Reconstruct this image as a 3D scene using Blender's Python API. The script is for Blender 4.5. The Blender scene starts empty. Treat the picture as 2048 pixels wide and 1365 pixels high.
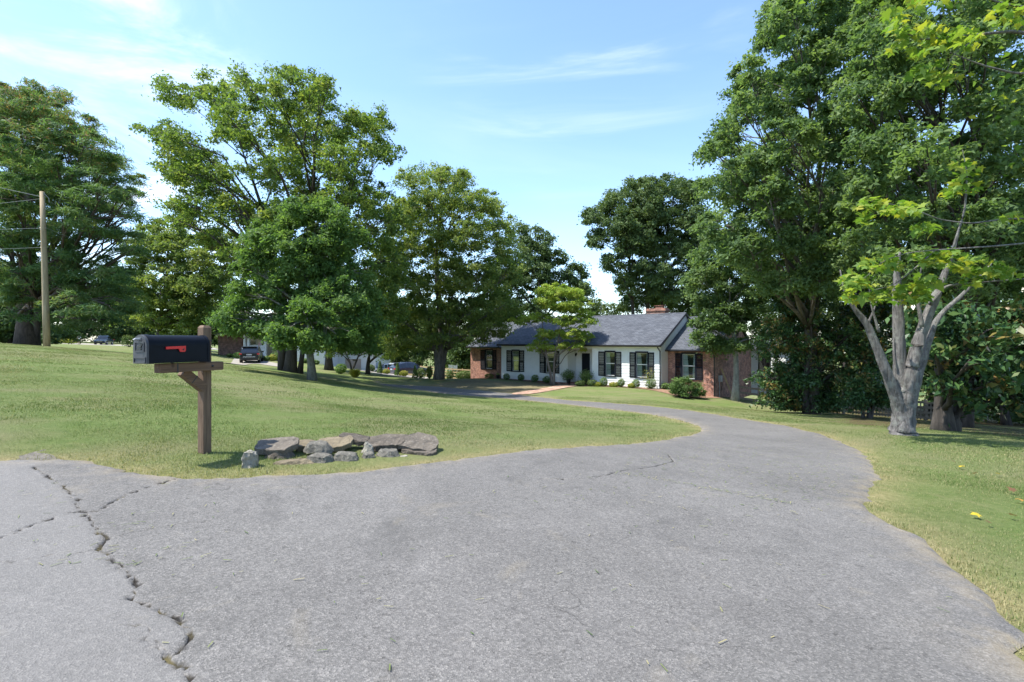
import bpy, bmesh, math, random
import numpy as np
from mathutils import Vector, Matrix, geometry

random.seed(7)
rng = np.random.default_rng(11)
SC = bpy.context.scene
COL = SC.collection
R = math.radians

# ---------------------------------------------------------------- camera
F, CX, CY, CAMZ = 1000.0, 1024.0, 682.5, 1.5      # focal length and centre in photo pixels (2048 wide)
cam_d = bpy.data.cameras.new('camera')
cam_d.sensor_width = 36.0
cam_d.lens = 36.0 * F / 2048.0
cam_d.clip_start, cam_d.clip_end = 0.05, 4000.0
cam = bpy.data.objects.new('camera', cam_d)
COL.objects.link(cam)
cam.location = (0, 0, CAMZ)
cam.rotation_euler = (R(90), 0, 0)
SC.camera = cam

# ---------------------------------------------------------------- light
SUN_EL, SUN_AZ = R(61), R(190)      # azimuth measured from +X (right of picture) anticlockwise
sdir = Vector((math.cos(SUN_EL) * math.cos(SUN_AZ), math.cos(SUN_EL) * math.sin(SUN_AZ), math.sin(SUN_EL)))
sun_d = bpy.data.lights.new('sun', 'SUN')
sun_d.energy, sun_d.angle, sun_d.color = 3.45, R(0.55), (1.0, 0.955, 0.87)
sun = bpy.data.objects.new('sun', sun_d)
COL.objects.link(sun)
sun.rotation_euler = sdir.to_track_quat('Z', 'Y').to_euler()

world = bpy.data.worlds.new('World')
SC.world = world
world.use_nodes = True
wn, wl = world.node_tree.nodes, world.node_tree.links
wn.clear()
wo = wn.new('ShaderNodeOutputWorld')
bg = wn.new('ShaderNodeBackground')
bg.inputs['Strength'].default_value = 0.128
sky = wn.new('ShaderNodeTexSky')
sky.sky_type = 'NISHITA'
sky.sun_disc = False
sky.sun_elevation = SUN_EL
sky.sun_rotation = math.pi / 2 - SUN_AZ
sky.air_density, sky.dust_density, sky.ozone_density = 1.0, 0.6, 0.8
# thin cirrus: two drifts and faint wisps everywhere, in directions of the sky
def wmath(op, a, b=0.0, clamp=False):
    m = wn.new('ShaderNodeMath'); m.operation = op; m.use_clamp = clamp
    for sock, val in ((m.inputs[0], a), (m.inputs[1], b)):
        if isinstance(val, (int, float)): sock.default_value = val
        else: wl.new(val, sock)
    return m.outputs[0]
tc = wn.new('ShaderNodeTexCoord')
def wnoise(scale, rot, sc, det, rough, dist, lo, hi, loc=(0, 0, 0)):
    mp = wn.new('ShaderNodeMapping'); mp.inputs['Rotation'].default_value = rot; mp.inputs['Scale'].default_value = sc; mp.inputs['Location'].default_value = loc
    wl.new(tc.outputs['Generated'], mp.inputs['Vector'])
    n = wn.new('ShaderNodeTexNoise'); n.inputs['Scale'].default_value = scale; n.inputs['Detail'].default_value = det; n.inputs['Roughness'].default_value = rough; n.inputs['Distortion'].default_value = dist
    wl.new(mp.outputs[0], n.inputs['Vector'])
    r_ = wn.new('ShaderNodeMapRange'); r_.interpolation_type = 'SMOOTHSTEP'; r_.inputs[1].default_value = lo; r_.inputs[2].default_value = hi
    wl.new(n.outputs['Fac'], r_.inputs[0])
    return r_.outputs[0]
def wmask(px, py, inner, outer):
    d = Vector(((px - CX) / F, 1, -(py - CY) / F)).normalized()
    v = wn.new('ShaderNodeVectorMath'); v.operation = 'DOT_PRODUCT'; v.inputs[1].default_value = d
    wl.new(tc.outputs['Generated'], v.inputs[0])
    r_ = wn.new('ShaderNodeMapRange'); r_.interpolation_type = 'SMOOTHSTEP'; r_.inputs[1].default_value = math.cos(R(outer)); r_.inputs[2].default_value = math.cos(R(inner))
    wl.new(v.outputs['Value'], r_.inputs[0])
    return r_.outputs[0]
soft = wnoise(3.2, (0, R(18), 0), (1, 1, 2.2), 8, 0.6, 1.0, 0.45, 0.78, (0.4, 0, 0))
streak = wnoise(2.6, (0, R(24), 0), (0.7, 0.7, 4.2), 8, 0.58, 0.6, 0.5, 0.82, (1.7, 0, 0.3))
faint = wnoise(1.6, (0, R(24), R(30)), (0.8, 0.8, 2.6), 7, 0.55, 0.7, 0.45, 0.95)
cl = wmath('MULTIPLY', soft, wmath('ADD', wmath('MULTIPLY', wmask(150, 190, 1, 17), 0.9), wmath('MULTIPLY', wmask(300, 400, 1, 12), 0.55)))
cl = wmath('ADD', cl, wmath('MULTIPLY', streak, wmath('MULTIPLY', wmask(1150, 60, 3, 18), 0.55)))
cl = wmath('ADD', cl, wmath('MULTIPLY', faint, 0.12), True)
tint = wn.new('ShaderNodeMix'); tint.data_type = 'RGBA'; tint.blend_type = 'MULTIPLY'; tint.inputs[0].default_value = 1.0
wl.new(sky.outputs[0], tint.inputs[6]); tint.inputs[7].default_value = (0.86, 0.94, 1.03, 1)
mix = wn.new('ShaderNodeMix'); mix.data_type = 'RGBA'
wl.new(wmath('MULTIPLY', cl, 0.9), mix.inputs[0]); wl.new(tint.outputs[2], mix.inputs[6]); mix.inputs[7].default_value = (4.6, 4.9, 5.1, 1)
wl.new(mix.outputs[2], bg.inputs['Color']); wl.new(bg.outputs[0], wo.inputs[0])

SC.view_settings.view_transform = 'Standard'
SC.view_settings.look = 'None'
SC.view_settings.gamma = 1.0
SC.view_settings.use_curve_mapping = False
SC.view_settings.exposure = 1.5
SC.cycles.max_bounces = 7
SC.cycles.diffuse_bounces = 3
SC.cycles.glossy_bounces = 3
SC.cycles.transmission_bounces = 5
SC.cycles.transparent_max_bounces = 8
SC.cycles.caustics_reflective = False
SC.cycles.caustics_refractive = False

# ---------------------------------------------------------------- helpers
def P(px, py, Y):
    """photo pixel + distance -> world point"""
    return Vector(((px - CX) / F * Y, Y, CAMZ - (py - CY) / F * Y))

def tag(o, label=None, cat=None, group=None, kind=None):
    if label: o['label'] = label
    if cat: o['category'] = cat
    if group: o['group'] = group
    if kind: o['kind'] = kind
    return o

def empty(name, loc=(0, 0, 0), rz=0.0, label=None, cat=None, group=None):
    o = bpy.data.objects.new(name, None)
    o.empty_display_size = 0.2
    COL.objects.link(o)
    o.location = loc
    o.rotation_euler = (0, 0, rz)
    return tag(o, label, cat, group)

def link_mesh(name, me, mat=None, parent=None, smooth=False):
    if mat is not None:
        for m in (mat if isinstance(mat, (list, tuple)) else [mat]):
            me.materials.append(m)
    if smooth:
        me.polygons.foreach_set('use_smooth', np.ones(len(me.polygons), bool))
    o = bpy.data.objects.new(name, me)
    COL.objects.link(o)
    if parent is not None:
        o.parent = parent
    return o

class MB:
    """collects shapes for ONE mesh object"""
    def __init__(self):
        self.v, self.f, self.m = [], [], []
    def add(self, verts, faces, mi=0):
        n = len(self.v)
        self.v += [tuple(v) for v in verts]
        self.f += [tuple(i + n for i in f) for f in faces]
        self.m += [mi] * len(faces)
        return self
    def box(self, x0, x1, y0, y1, z0, z1, mi=0, M=None):
        vs = [Vector((x, y, z)) for z in (z0, z1) for x, y in ((x0, y0), (x1, y0), (x1, y1), (x0, y1))]
        if M is not None: vs = [M @ v for v in vs]
        return self.add(vs, [(3, 2, 1, 0), (4, 5, 6, 7), (0, 1, 5, 4), (1, 2, 6, 5), (2, 3, 7, 6), (3, 0, 4, 7)], mi)
    def bevel_box(self, x0, x1, y0, y1, z0, z1, b=0.01, M=None, mi=0):
        bm = bmesh.new()
        bmesh.ops.create_cube(bm, size=1)
        for v in bm.verts:
            v.co = Vector(((x0 + x1) / 2 + v.co.x * (x1 - x0), (y0 + y1) / 2 + v.co.y * (y1 - y0), (z0 + z1) / 2 + v.co.z * (z1 - z0)))
        bmesh.ops.bevel(bm, geom=list(bm.edges), offset=b, segments=2, affect='EDGES', profile=0.7)
        if M is not None: bm.transform(M)
        bm.verts.index_update()
        self.add([v.co.copy() for v in bm.verts], [[v.index for v in f.verts] for f in bm.faces], mi)
        bm.free()
        return self
    def tube(self, pts, rad, seg=8, caps=True, mi=0):
        pts = [Vector(p) for p in pts]
        if not isinstance(rad, (list, tuple)): rad = [rad] * len(pts)
        base = len(self.v)
        up = Vector((0.13, 0.21, 0.97))
        for i, p in enumerate(pts):
            d = (pts[min(i + 1, len(pts) - 1)] - pts[max(i - 1, 0)])
            d = d.normalized() if d.length > 1e-9 else Vector((0, 0, 1))
            u = d.cross(up) if abs(d.dot(up)) < 0.97 else d.cross(Vector((1, 0, 0.1)))
            u.normalize(); w = d.cross(u)
            for k in range(seg):
                a = 2 * math.pi * k / seg
                self.v.append(tuple(p + (u * math.cos(a) + w * math.sin(a)) * rad[i]))
        for i in range(len(pts) - 1):
            for k in range(seg):
                a, b = base + i * seg + k, base + i * seg + (k + 1) % seg
                self.f.append((a, b, b + seg, a + seg)); self.m.append(mi)
        if caps:
            self.f.append(tuple(base + k for k in reversed(range(seg)))); self.m.append(mi)
            e = base + (len(pts) - 1) * seg
            self.f.append(tuple(e + k for k in range(seg))); self.m.append(mi)
        return self
    def prism(self, poly, y0, y1, M=None, mi=0):
        """poly in (x, z), extruded along y"""
        n = len(poly)
        vs = [Vector((x, y0, z)) for x, z in poly] + [Vector((x, y1, z)) for x, z in poly]
        if M is not None: vs = [M @ v for v in vs]
        fs = [tuple(range(n)), tuple(reversed(range(n, 2 * n)))] + [(i + n, (i + 1) % n + n, (i + 1) % n, i) for i in range(n)]
        return self.add(vs, fs, mi)
    def lathe(self, prof, seg=16, c=(0, 0, 0), mi=0):
        base = len(self.v)
        for r, z in prof:
            for k in range(seg):
                a = 2 * math.pi * k / seg
                self.v.append((c[0] + r * math.cos(a), c[1] + r * math.sin(a), c[2] + z))
        for i in range(len(prof) - 1):
            for k in range(seg):
                a, b = base + i * seg + k, base + i * seg + (k + 1) % seg
                self.f.append((a, b, b + seg, a + seg)); self.m.append(mi)
        return self
    def build(self, name, mat=None, parent=None, smooth=False):
        me = bpy.data.meshes.new(name)
        me.from_pydata(self.v, [], self.f)
        mats = mat if isinstance(mat, (list, tuple)) else [mat]
        o = link_mesh(name, me, [m for m in mats if m], parent, smooth)
        if len(mats) > 1: me.polygons.foreach_set('material_index', np.array(self.m, np.int32))
        me.update()
        return o

# ---------------------------------------------------------------- materials
def mat_new(name):
    m = bpy.data.materials.new(name)
    m.use_nodes = True
    nt = m.node_tree
    nt.nodes.clear()
    out = nt.nodes.new('ShaderNodeOutputMaterial')
    b = nt.nodes.new('ShaderNodeBsdfPrincipled')
    nt.links.new(b.outputs[0], out.inputs['Surface'])
    return m, nt, b, out

def ramp(nt, stops, fac=None, interp='LINEAR'):
    r = nt.nodes.new('ShaderNodeValToRGB')
    r.color_ramp.interpolation = interp
    e = r.color_ramp.elements
    e[0].position, e[0].color = stops[0][0], (*stops[0][1], 1)
    e[1].position, e[1].color = stops[-1][0], (*stops[-1][1], 1)
    for p, c in stops[1:-1]:
        k = e.new(p); k.color = (*c, 1)
    if fac is not None: nt.links.new(fac, r.inputs[0])
    return r.outputs[0]

def noise(nt, scale, detail=4, rough=0.55, vec=None, dist=0.0):
    n = nt.nodes.new('ShaderNodeTexNoise')
    n.inputs['Scale'].default_value = scale; n.inputs['Detail'].default_value = detail
    n.inputs['Roughness'].default_value = rough; n.inputs['Distortion'].default_value = dist
    if vec is not None: nt.links.new(vec, n.inputs['Vector'])
    return n.outputs['Fac']

def coords(nt, which='Object', scale=(1, 1, 1), rot=(0, 0, 0)):
    t = nt.nodes.new('ShaderNodeTexCoord')
    mpn = nt.nodes.new('ShaderNodeMapping')
    mpn.inputs['Scale'].default_value = scale; mpn.inputs['Rotation'].default_value = rot
    nt.links.new(t.outputs[which], mpn.inputs['Vector'])
    return mpn.outputs[0]

def mixc(nt, fac, a, b, mode='MIX'):
    m = nt.nodes.new('ShaderNodeMix'); m.data_type = 'RGBA'; m.blend_type = mode
    for sock, val in ((m.inputs[0], fac), (m.inputs[6], a), (m.inputs[7], b)):
        if hasattr(val, 'default_value') or hasattr(val, 'is_output'): nt.links.new(val, sock)
        elif isinstance(val, (int, float)): sock.default_value = val
        else: sock.default_value = (*val, 1)
    return m.outputs[2]

def math_n(nt, op, a, b=0.0):
    m = nt.nodes.new('ShaderNodeMath'); m.operation = op
    for sock, val in ((m.inputs[0], a), (m.inputs[1], b)):
        if isinstance(val, (int, float)): sock.default_value = val
        else: nt.links.new(val, sock)
    return m.outputs[0]

def bump(nt, b, height, strength=0.3, dist=0.02):
    n = nt.nodes.new('ShaderNodeBump')
    n.inputs['Strength'].default_value = strength; n.inputs['Distance'].default_value = dist
    nt.links.new(height, n.inputs['Height']); nt.links.new(n.outputs[0], b.inputs['Normal'])

def simple(name, col, rough=0.6, metal=0.0, var=0.12, scale=6.0, bmp=0.15, spec=0.5, which='Object'):
    """plain surface with slight mottling and fine relief"""
    m, nt, b, _ = mat_new(name)
    v = coords(nt, which)
    n = noise(nt, scale, 6, 0.6, v)
    lo = tuple(max(0, c * (1 - var)) for c in col); hi = tuple(min(1, c * (1 + var)) for c in col)
    nt.links.new(ramp(nt, [(0.3, lo), (0.7, hi)], n), b.inputs['Base Color'])
    b.inputs['Roughness'].default_value = rough; b.inputs['Metallic'].default_value = metal
    b.inputs['Specular IOR Level'].default_value = spec
    if bmp: bump(nt, b, noise(nt, scale * 9, 4, 0.6, v), bmp, 0.01)
    return m

def attr(nt, name):
    a = nt.nodes.new('ShaderNodeAttribute'); a.attribute_name = name
    return a.outputs['Fac']

def leaf_mat(name, stops, trans=0.52, rough=0.65, tcol=(1.15, 1.2, 0.55)):
    """leaf: colour by the per-leaf value, light passes through"""
    m, nt, b, out = mat_new(name)
    c = ramp(nt, stops, attr(nt, 'var'))
    nt.links.new(c, b.inputs['Base Color'])
    b.inputs['Roughness'].default_value = rough
    b.inputs['Specular IOR Level'].default_value = 0.2
    t = nt.nodes.new('ShaderNodeBsdfTranslucent')
    nt.links.new(mixc(nt, 1.0, c, tcol, 'MULTIPLY'), t.inputs[0])
    mx = nt.nodes.new('ShaderNodeMixShader'); mx.inputs[0].default_value = trans
    nt.links.new(b.outputs[0], mx.inputs[1]); nt.links.new(t.outputs[0], mx.inputs[2])
    nt.links.new(mx.outputs[0], out.inputs['Surface'])
    return m

def bark_mat(name, dark, light, scale=8.0, lichen=None, st=0.9):
    m, nt, b, _ = mat_new(name)
    v = coords(nt, 'Object', (1, 1, 0.18))
    n = noise(nt, scale, 8, 0.65, v, 0.6)
    c = ramp(nt, [(0.32, dark), (0.62, light)], n)
    v2 = coords(nt)
    if lichen:
        l = ramp(nt, [(0.5, (0, 0, 0)), (0.62, (1, 1, 1))], noise(nt, 5.0, 6, 0.7, v2))
        c = mixc(nt, math_n(nt, 'MULTIPLY', l, 0.7), c, lichen)
    nt.links.new(c, b.inputs['Base Color'])
    b.inputs['Roughness'].default_value = 0.9
    bump(nt, b, n, st, 0.06)
    return m
# ================================================================ the ground
# heights: thin plate spline through points read off the photograph
ctrl = []
for X, Y, h in ((-4, 2, -1.22), (0, 2, -1.33), (3, 2, -1.43), (0, 0, -1.3), (-6, 0, -1.15), (6, 0, -1.55), (-15, 0, -0.85), (15, 0, -2.1),
                (0, -10, -1.0), (-20, -10, -.5), (20, -10, -2.0), (-40, -25, -.3), (40, -25, -2.4), (0, -40, -.9),
                (0, 70, -5.6), (30, 70, -7), (14, 55, -5.6), (-20, 90, -5), (-60, 120, -1.6), (0, 150, -6), (60, 100, -8), (42, 40, -6.4),
                (40, 15, -4.6), (30, 5, -3.3), (-60, 40, -.1), (-60, 10, -.1), (-90, 100, -0.4), (100, 150, -7), (-150, 200, -1), (150, 20, -7),
                (-150, 0, .5), (0, 260, -6), (-6, 52, -4.2), (4, 60, -5.0), (20, 48, -5.2), (2.87, 2.83, -1.48), (4.1, 5.6, -1.62)):
    ctrl.append((X, Y, h + CAMZ))
for px, py, Y in ((414, 908, 5.3), (94, 693, 30), (55, 690, 38), (620, 760, 25), (590, 745, 33), (505, 726, 55), (874, 763, 40),
                  (950, 758, 50), (1003, 758, 47), (1322, 777, 36.7), (1430, 796, 35.4), (208, 690, 100), (1401, 860, 11.4), (1700, 890, 9.3),
                  (1805, 868, 10.9), (1885, 862, 12.5), (1915, 847, 30), (1650, 824, 38), (1560, 826, 30), (1740, 832, 26), (2000, 862, 20),
                  (1470, 799, 34), (1375, 799, 33), (1285, 826, 18.8), (1359, 840, 14.7), (1193, 815, 22.2), (1100, 805, 26), (980, 795, 29.6),
                  (884, 787, 32), (768, 769, 37), (1100, 796, 28.9), (1239, 808, 24.2), (1359, 819, 20.9), (1424, 829, 17.8), (1498, 840, 15),
                  (1568, 852, 12.8), (700, 850, 8), (1000, 850, 10.3), (600, 800, 14), (300, 760, 13), (200, 720, 20), (100, 800, 8),
                  (440, 728, 50), (330, 700, 60), (600, 722, 58), (650, 735, 62), (720, 746, 66), (830, 752, 62), (900, 759, 60), (1100, 899, 6.4),
                  (1200, 790, 32), (1150, 772, 41), (1700, 851, 17.5), (1640, 840, 21), (1800, 856, 15.5), (1900, 858, 16), (2000, 868, 15)):
    v = P(px, py, Y); ctrl.append((v.x, v.y, v.z))
CT = np.array(ctrl)
def _tps_u(r2):
    return np.where(r2 > 1e-9, 0.5 * r2 * np.log(np.maximum(r2, 1e-12)), 0.0)
_n = len(CT)
_d2 = ((CT[:, None, :2] - CT[None, :, :2]) ** 2).sum(-1)
_A = np.zeros((_n + 3, _n + 3))
_A[:_n, :_n] = _tps_u(_d2) + np.eye(_n) * 6.0           # slightly smoothed
_A[:_n, _n] = 1; _A[:_n, _n + 1:] = CT[:, :2]
_A[_n, :_n] = 1; _A[_n + 1:, :_n] = CT[:, :2].T
_w = np.linalg.solve(_A, np.concatenate([CT[:, 2], np.zeros(3)]))
def H(x, y):
    x, y = np.asarray(x, float), np.asarray(y, float)
    xf, yf = np.clip(x, -150, 150).ravel(), np.clip(y, -40, 260).ravel()
    out = np.empty(xf.shape)
    for i in range(0, len(xf), 40000):
        a, b = xf[i:i + 40000], yf[i:i + 40000]
        d2 = (a[:, None] - CT[None, :, 0]) ** 2 + (b[:, None] - CT[None, :, 1]) ** 2
        out[i:i + 40000] = _tps_u(d2) @ _w[:_n] + _w[_n] + _w[_n + 1] * a + _w[_n + 2] * b
    return out.reshape(x.shape)
def h1(x, y): return float(H(np.array([x]), np.array([y]))[0])
_YS = np.concatenate([np.linspace(1.2, 12, 400), np.linspace(12, 140, 1800)[1:]])
def G(px, py):
    """photo pixel -> point where that line of sight meets the ground"""
    z = CAMZ - (py - CY) / F * _YS
    d = z - H((px - CX) / F * _YS, _YS)
    k = np.nonzero(d <= 0)[0]
    i = k[0] if len(k) else len(_YS) - 1
    if i > 0 and d[i] <= 0:
        t = d[i - 1] / (d[i - 1] - d[i]); Y = _YS[i - 1] + t * (_YS[i] - _YS[i - 1])
    else: Y = _YS[i]
    X = (px - CX) / F * Y
    return Vector((X, Y, h1(X, Y)))
def on_ground(px, Y):
    X = (px - CX) / F * Y
    return Vector((X, Y, h1(X, Y)))

def inside(poly, x, y):
    x, y = np.asarray(x), np.asarray(y)
    res = np.zeros(x.shape, bool)
    n = len(poly); j = n - 1
    for i in range(n):
        xi, yi = poly[i]; xj, yj = poly[j]
        if yi != yj:
            c = ((yi > y) != (yj > y)) & (x < (xj - xi) * (y - yi) / (yj - yi) + xi)
            res ^= c
        j = i
    return res
def dist_poly(poly, x, y, closed=True):
    d = np.full(np.asarray(x).shape, 1e9)
    n = len(poly)
    for i in range(n if closed else n - 1):
        ax, ay = poly[i]; bx, by = poly[(i + 1) % n]
        vx, vy = bx - ax, by - ay
        t = np.clip(((x - ax) * vx + (y - ay) * vy) / (vx * vx + vy * vy + 1e-12), 0, 1)
        d = np.minimum(d, np.hypot(x - ax - t * vx, y - ay - t * vy))
    return d
def smooth_line(pts, step=0.3, jitter=0.0, closed=False, seed=1):
    """Catmull-Rom through the points, resampled, with a ragged edge"""
    r = np.random.default_rng(seed)
    pts = [np.array(p[:2], float) for p in pts]
    n = len(pts); out = []
    for i in range(n if closed else n - 1):
        if closed: p0, p1, p2, p3 = pts[i - 1], pts[i], pts[(i + 1) % n], pts[(i + 2) % n]
        else: p0, p1, p2, p3 = pts[max(i - 1, 0)], pts[i], pts[i + 1], pts[min(i + 2, n - 1)]
        k = max(1, int(np.linalg.norm(p2 - p1) / step))
        for t in np.arange(k) / k:
            out.append(0.5 * ((2 * p1) + (-p0 + p2) * t + (2 * p0 - 5 * p1 + 4 * p2 - p3) * t * t + (-p0 + 3 * p1 - 3 * p2 + p3) * t ** 3))
    if not closed: out.append(pts[-1])
    out = np.array(out)
    if jitter: out = out + r.normal(0, jitter, out.shape)
    return [tuple(p) for p in out]

# ---- outline of the asphalt (street mouth and driveway), from the photograph
left_edge = [(-60, 930), (0, 924), (70, 921), (150, 921), (225, 932), (290, 949), (370, 959), (500, 956), (640, 949), (760, 940), (880, 923), (1000, 907),
             (1100, 898), (1239, 890), (1359, 875), (1398, 864), (1397, 854), (1359, 841), (1285, 827), (1193, 816), (1100, 806), (1040, 800), (980, 795), (884, 787), (843, 781), (768, 771)]
right_edge = [(2075, 1345), (2046, 1275), (2012, 1215), (1966, 1168), (1896, 1123), (1822, 1068), (1735, 1016), (1752, 965), (1745, 924), (1702, 892), (1628, 866), (1568, 852),
              (1498, 840), (1424, 829), (1359, 819), (1239, 808), (1100, 797), (1025, 788), (990, 784), (920, 778), (864, 773), (760, 767)]
le = [G(*p) for p in left_edge]; re_ = [G(*p) for p in right_edge]
le_pts = [(-14, 3.6), (-9, 4.4)] + [(p.x, p.y) for p in le] + [(-10.2, 38.6)]
re_pts = [(4.2, -6), (2.9, 1.2)] + [(p.x, p.y) for p in re_] + [(-10.6, 39.4)]
LE = smooth_line(le_pts, 0.1, 0.02, seed=2); RE = smooth_line(re_pts, 0.1, 0.02, seed=3)
def ragged(line, ph):
    return [(x + .035 * math.sin(i * .37 + ph) * math.sin(i * .11 + 2 * ph), y + .035 * math.sin(i * .29 + 1.7 * ph) * math.sin(i * .13)) for i, (x, y) in enumerate(line)]
LE, RE = ragged(LE, .4), ragged(RE, 1.9)
ASPH = LE + RE[::-1] + [(-14, -6)]
BRPATH = [tuple(G(*p)[:2]) for p in ((1025, 788), (1096, 776), (1128, 769), (1166, 771), (1135, 776), (1060, 789))]

# ---- lawn sheet
def axis(lo, hi, fine0, fine1, f, g):
    a = list(np.arange(fine0, fine1, f)); s = f; v = fine1
    while v < hi: a.append(v); s *= g; v += s
    a.append(hi); s = f; v = fine0 - f
    while v > lo: a.insert(0, v); s *= g; v -= s
    a.insert(0, lo)
    return np.array(a)
gx = axis(-1500, 1500, -16, 16, 0.26, 1.07); gy = axis(-120, 2500, 1, 34, 0.26, 1.06)
XX, YY = np.meshgrid(gx, gy)
ZZ = H(XX, YY)
ZZ += 0.009 * np.sin(XX * 1.3 + 0.7 * np.sin(YY)) * np.sin(YY * 0.9) * (np.hypot(XX, YY) < 60)
ins = inside(ASPH, XX, YY); da = dist_poly(ASPH, XX.ravel(), YY.ravel()).reshape(XX.shape)
ZZ -= np.where(ins, 0.05 * np.clip(da / 0.3, 0, 1), 0)      # the bed under the asphalt
nv = XX.size; nx_, ny_ = len(gx), len(gy)
me = bpy.data.meshes.new('lawn')
me.vertices.add(nv); me.vertices.foreach_set('co', np.stack([XX, YY, ZZ], -1).ravel())
ii = (np.arange(ny_ - 1)[:, None] * nx_ + np.arange(nx_ - 1)[None, :]).ravel()
quads = np.stack([ii, ii + 1, ii + nx_ + 1, ii + nx_], -1)
me.loops.add(quads.size); me.loops.foreach_set('vertex_index', quads.ravel().astype(np.int32))
me.polygons.add(len(quads)); me.polygons.foreach_set('loop_start', np.arange(0, quads.size, 4, dtype=np.int32))
me.update()
def add_attr(me, name, arr):
    a = me.attributes.new(name, 'FLOAT', 'POINT'); a.data.foreach_set('value', np.asarray(arr, np.float32).ravel())
# bare, trodden soil before the left half of the house; dry edge along the asphalt
BARE = [tuple(G(*p)[:2]) for p in ((864, 772), (940, 760), (1000, 764), (1090, 768), (1135, 772), (1096, 777), (1030, 786), (990, 783), (920, 777))]
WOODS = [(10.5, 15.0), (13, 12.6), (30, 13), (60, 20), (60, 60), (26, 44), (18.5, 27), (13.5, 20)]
def lawn_fields(x, y):
    x, y = np.asarray(x), np.asarray(y)
    d = dist_poly(ASPH, x, y)
    dry = np.exp(-d / 0.3) * 0.75
    bare = np.where(inside(BARE, x, y), 1.0, np.exp(-dist_poly(BARE, x, y) / 0.5))
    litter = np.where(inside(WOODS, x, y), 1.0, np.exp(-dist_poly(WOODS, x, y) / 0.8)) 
    return dry, np.clip(bare, 0, 1), np.clip(litter, 0, 1)
fx, fy = XX.ravel(), YY.ravel()
near = (np.abs(fx) < 80) & (fy < 90) & (fy > -20)
dry = np.zeros(nv); bare = np.zeros(nv); lit = np.zeros(nv)
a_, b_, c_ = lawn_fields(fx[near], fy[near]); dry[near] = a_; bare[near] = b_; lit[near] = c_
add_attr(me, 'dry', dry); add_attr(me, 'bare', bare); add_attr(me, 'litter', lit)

M_lawn, nt, b, _ = mat_new('mown_grass')
vo = coords(nt)
big = noise(nt, 0.22, 4, 0.55, vo, 0.8); mid = noise(nt, 1.9, 6, 0.7, vo); fine = noise(nt, 14, 6, 0.75, vo); fin2 = noise(nt, 90, 3, 0.7, vo)
sw = nt.nodes.new('ShaderNodeTexWave'); sw.inputs['Scale'].default_value = 0.28; sw.inputs['Distortion'].default_value = 1.6; sw.inputs['Detail'].default_value = 2
nt.links.new(coords(nt, 'Object', (1, 1, 1), (0, 0, R(52))), sw.inputs['Vector'])
g1 = ramp(nt, [(0.25, (0.05, 0.08, 0.02)), (0.46, (0.118, 0.16, 0.048)), (0.7, (0.205, 0.222, 0.095))], math_n(nt, 'ADD', math_n(nt, 'MULTIPLY', fine, 0.55), math_n(nt, 'MULTIPLY', mid, 0.45)))
g2 = mixc(nt, ramp(nt, [(0.42, (0, 0, 0)), (0.58, (0.8, 0.8, 0.8))], big), g1, (0.2, 0.188, 0.1))
g2 = mixc(nt, ramp(nt, [(0.58, (0, 0, 0)), (0.7, (0.7, 0.7, 0.7))], noise(nt, 0.8, 6, 0.7, vo, 0.8)), g2, (0.235, 0.195, 0.11))
g2 = mixc(nt, math_n(nt, 'MULTIPLY', sw.outputs['Fac'], 0.3), g2, (0.105, 0.175, 0.04))
g2 = mixc(nt, ramp(nt, [(0.55, (0, 0, 0)), (0.75, (0.75, 0.75, 0.75))], fin2), g2, (0.05, 0.07, 0.02))
straw = ramp(nt, [(0.3, (0.2, 0.15, 0.07)), (0.65, (0.42, 0.34, 0.18))], fine)
dm = math_n(nt, 'MULTIPLY', attr(nt, 'dry'), ramp(nt, [(0.3, (0.2, 0.2, 0.2)), (0.6, (1, 1, 1))], mid))
g3 = mixc(nt, dm, g2, straw)
soil = ramp(nt, [(0.35, (0.10, 0.085, 0.05)), (0.5, (0.2, 0.16, 0.1)), (0.65, (0.16, 0.16, 0.06))], math_n(nt, 'ADD', math_n(nt, 'MULTIPLY', fine, 0.5), math_n(nt, 'MULTIPLY', mid, 0.5)))
g4 = mixc(nt, math_n(nt, 'MULTIPLY', attr(nt, 'bare'), 0.85), g3, soil)
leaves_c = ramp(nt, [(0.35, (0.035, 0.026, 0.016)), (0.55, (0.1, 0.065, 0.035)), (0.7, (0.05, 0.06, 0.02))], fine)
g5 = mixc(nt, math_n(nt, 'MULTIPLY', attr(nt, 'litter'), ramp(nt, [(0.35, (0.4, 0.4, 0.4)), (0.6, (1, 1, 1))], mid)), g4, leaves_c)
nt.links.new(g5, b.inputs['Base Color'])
b.inputs['Roughness'].default_value = 0.95; b.inputs['Specular IOR Level'].default_value = 0.1
bump(nt, b, math_n(nt, 'ADD', fine, math_n(nt, 'MULTIPLY', fin2, 0.5)), 0.9, 0.05)
lawn = link_mesh('lawn', me, M_lawn, smooth=True)
tag(lawn, 'mown green lawn sloping down from the street to the houses', 'lawn', kind='structure')

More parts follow.
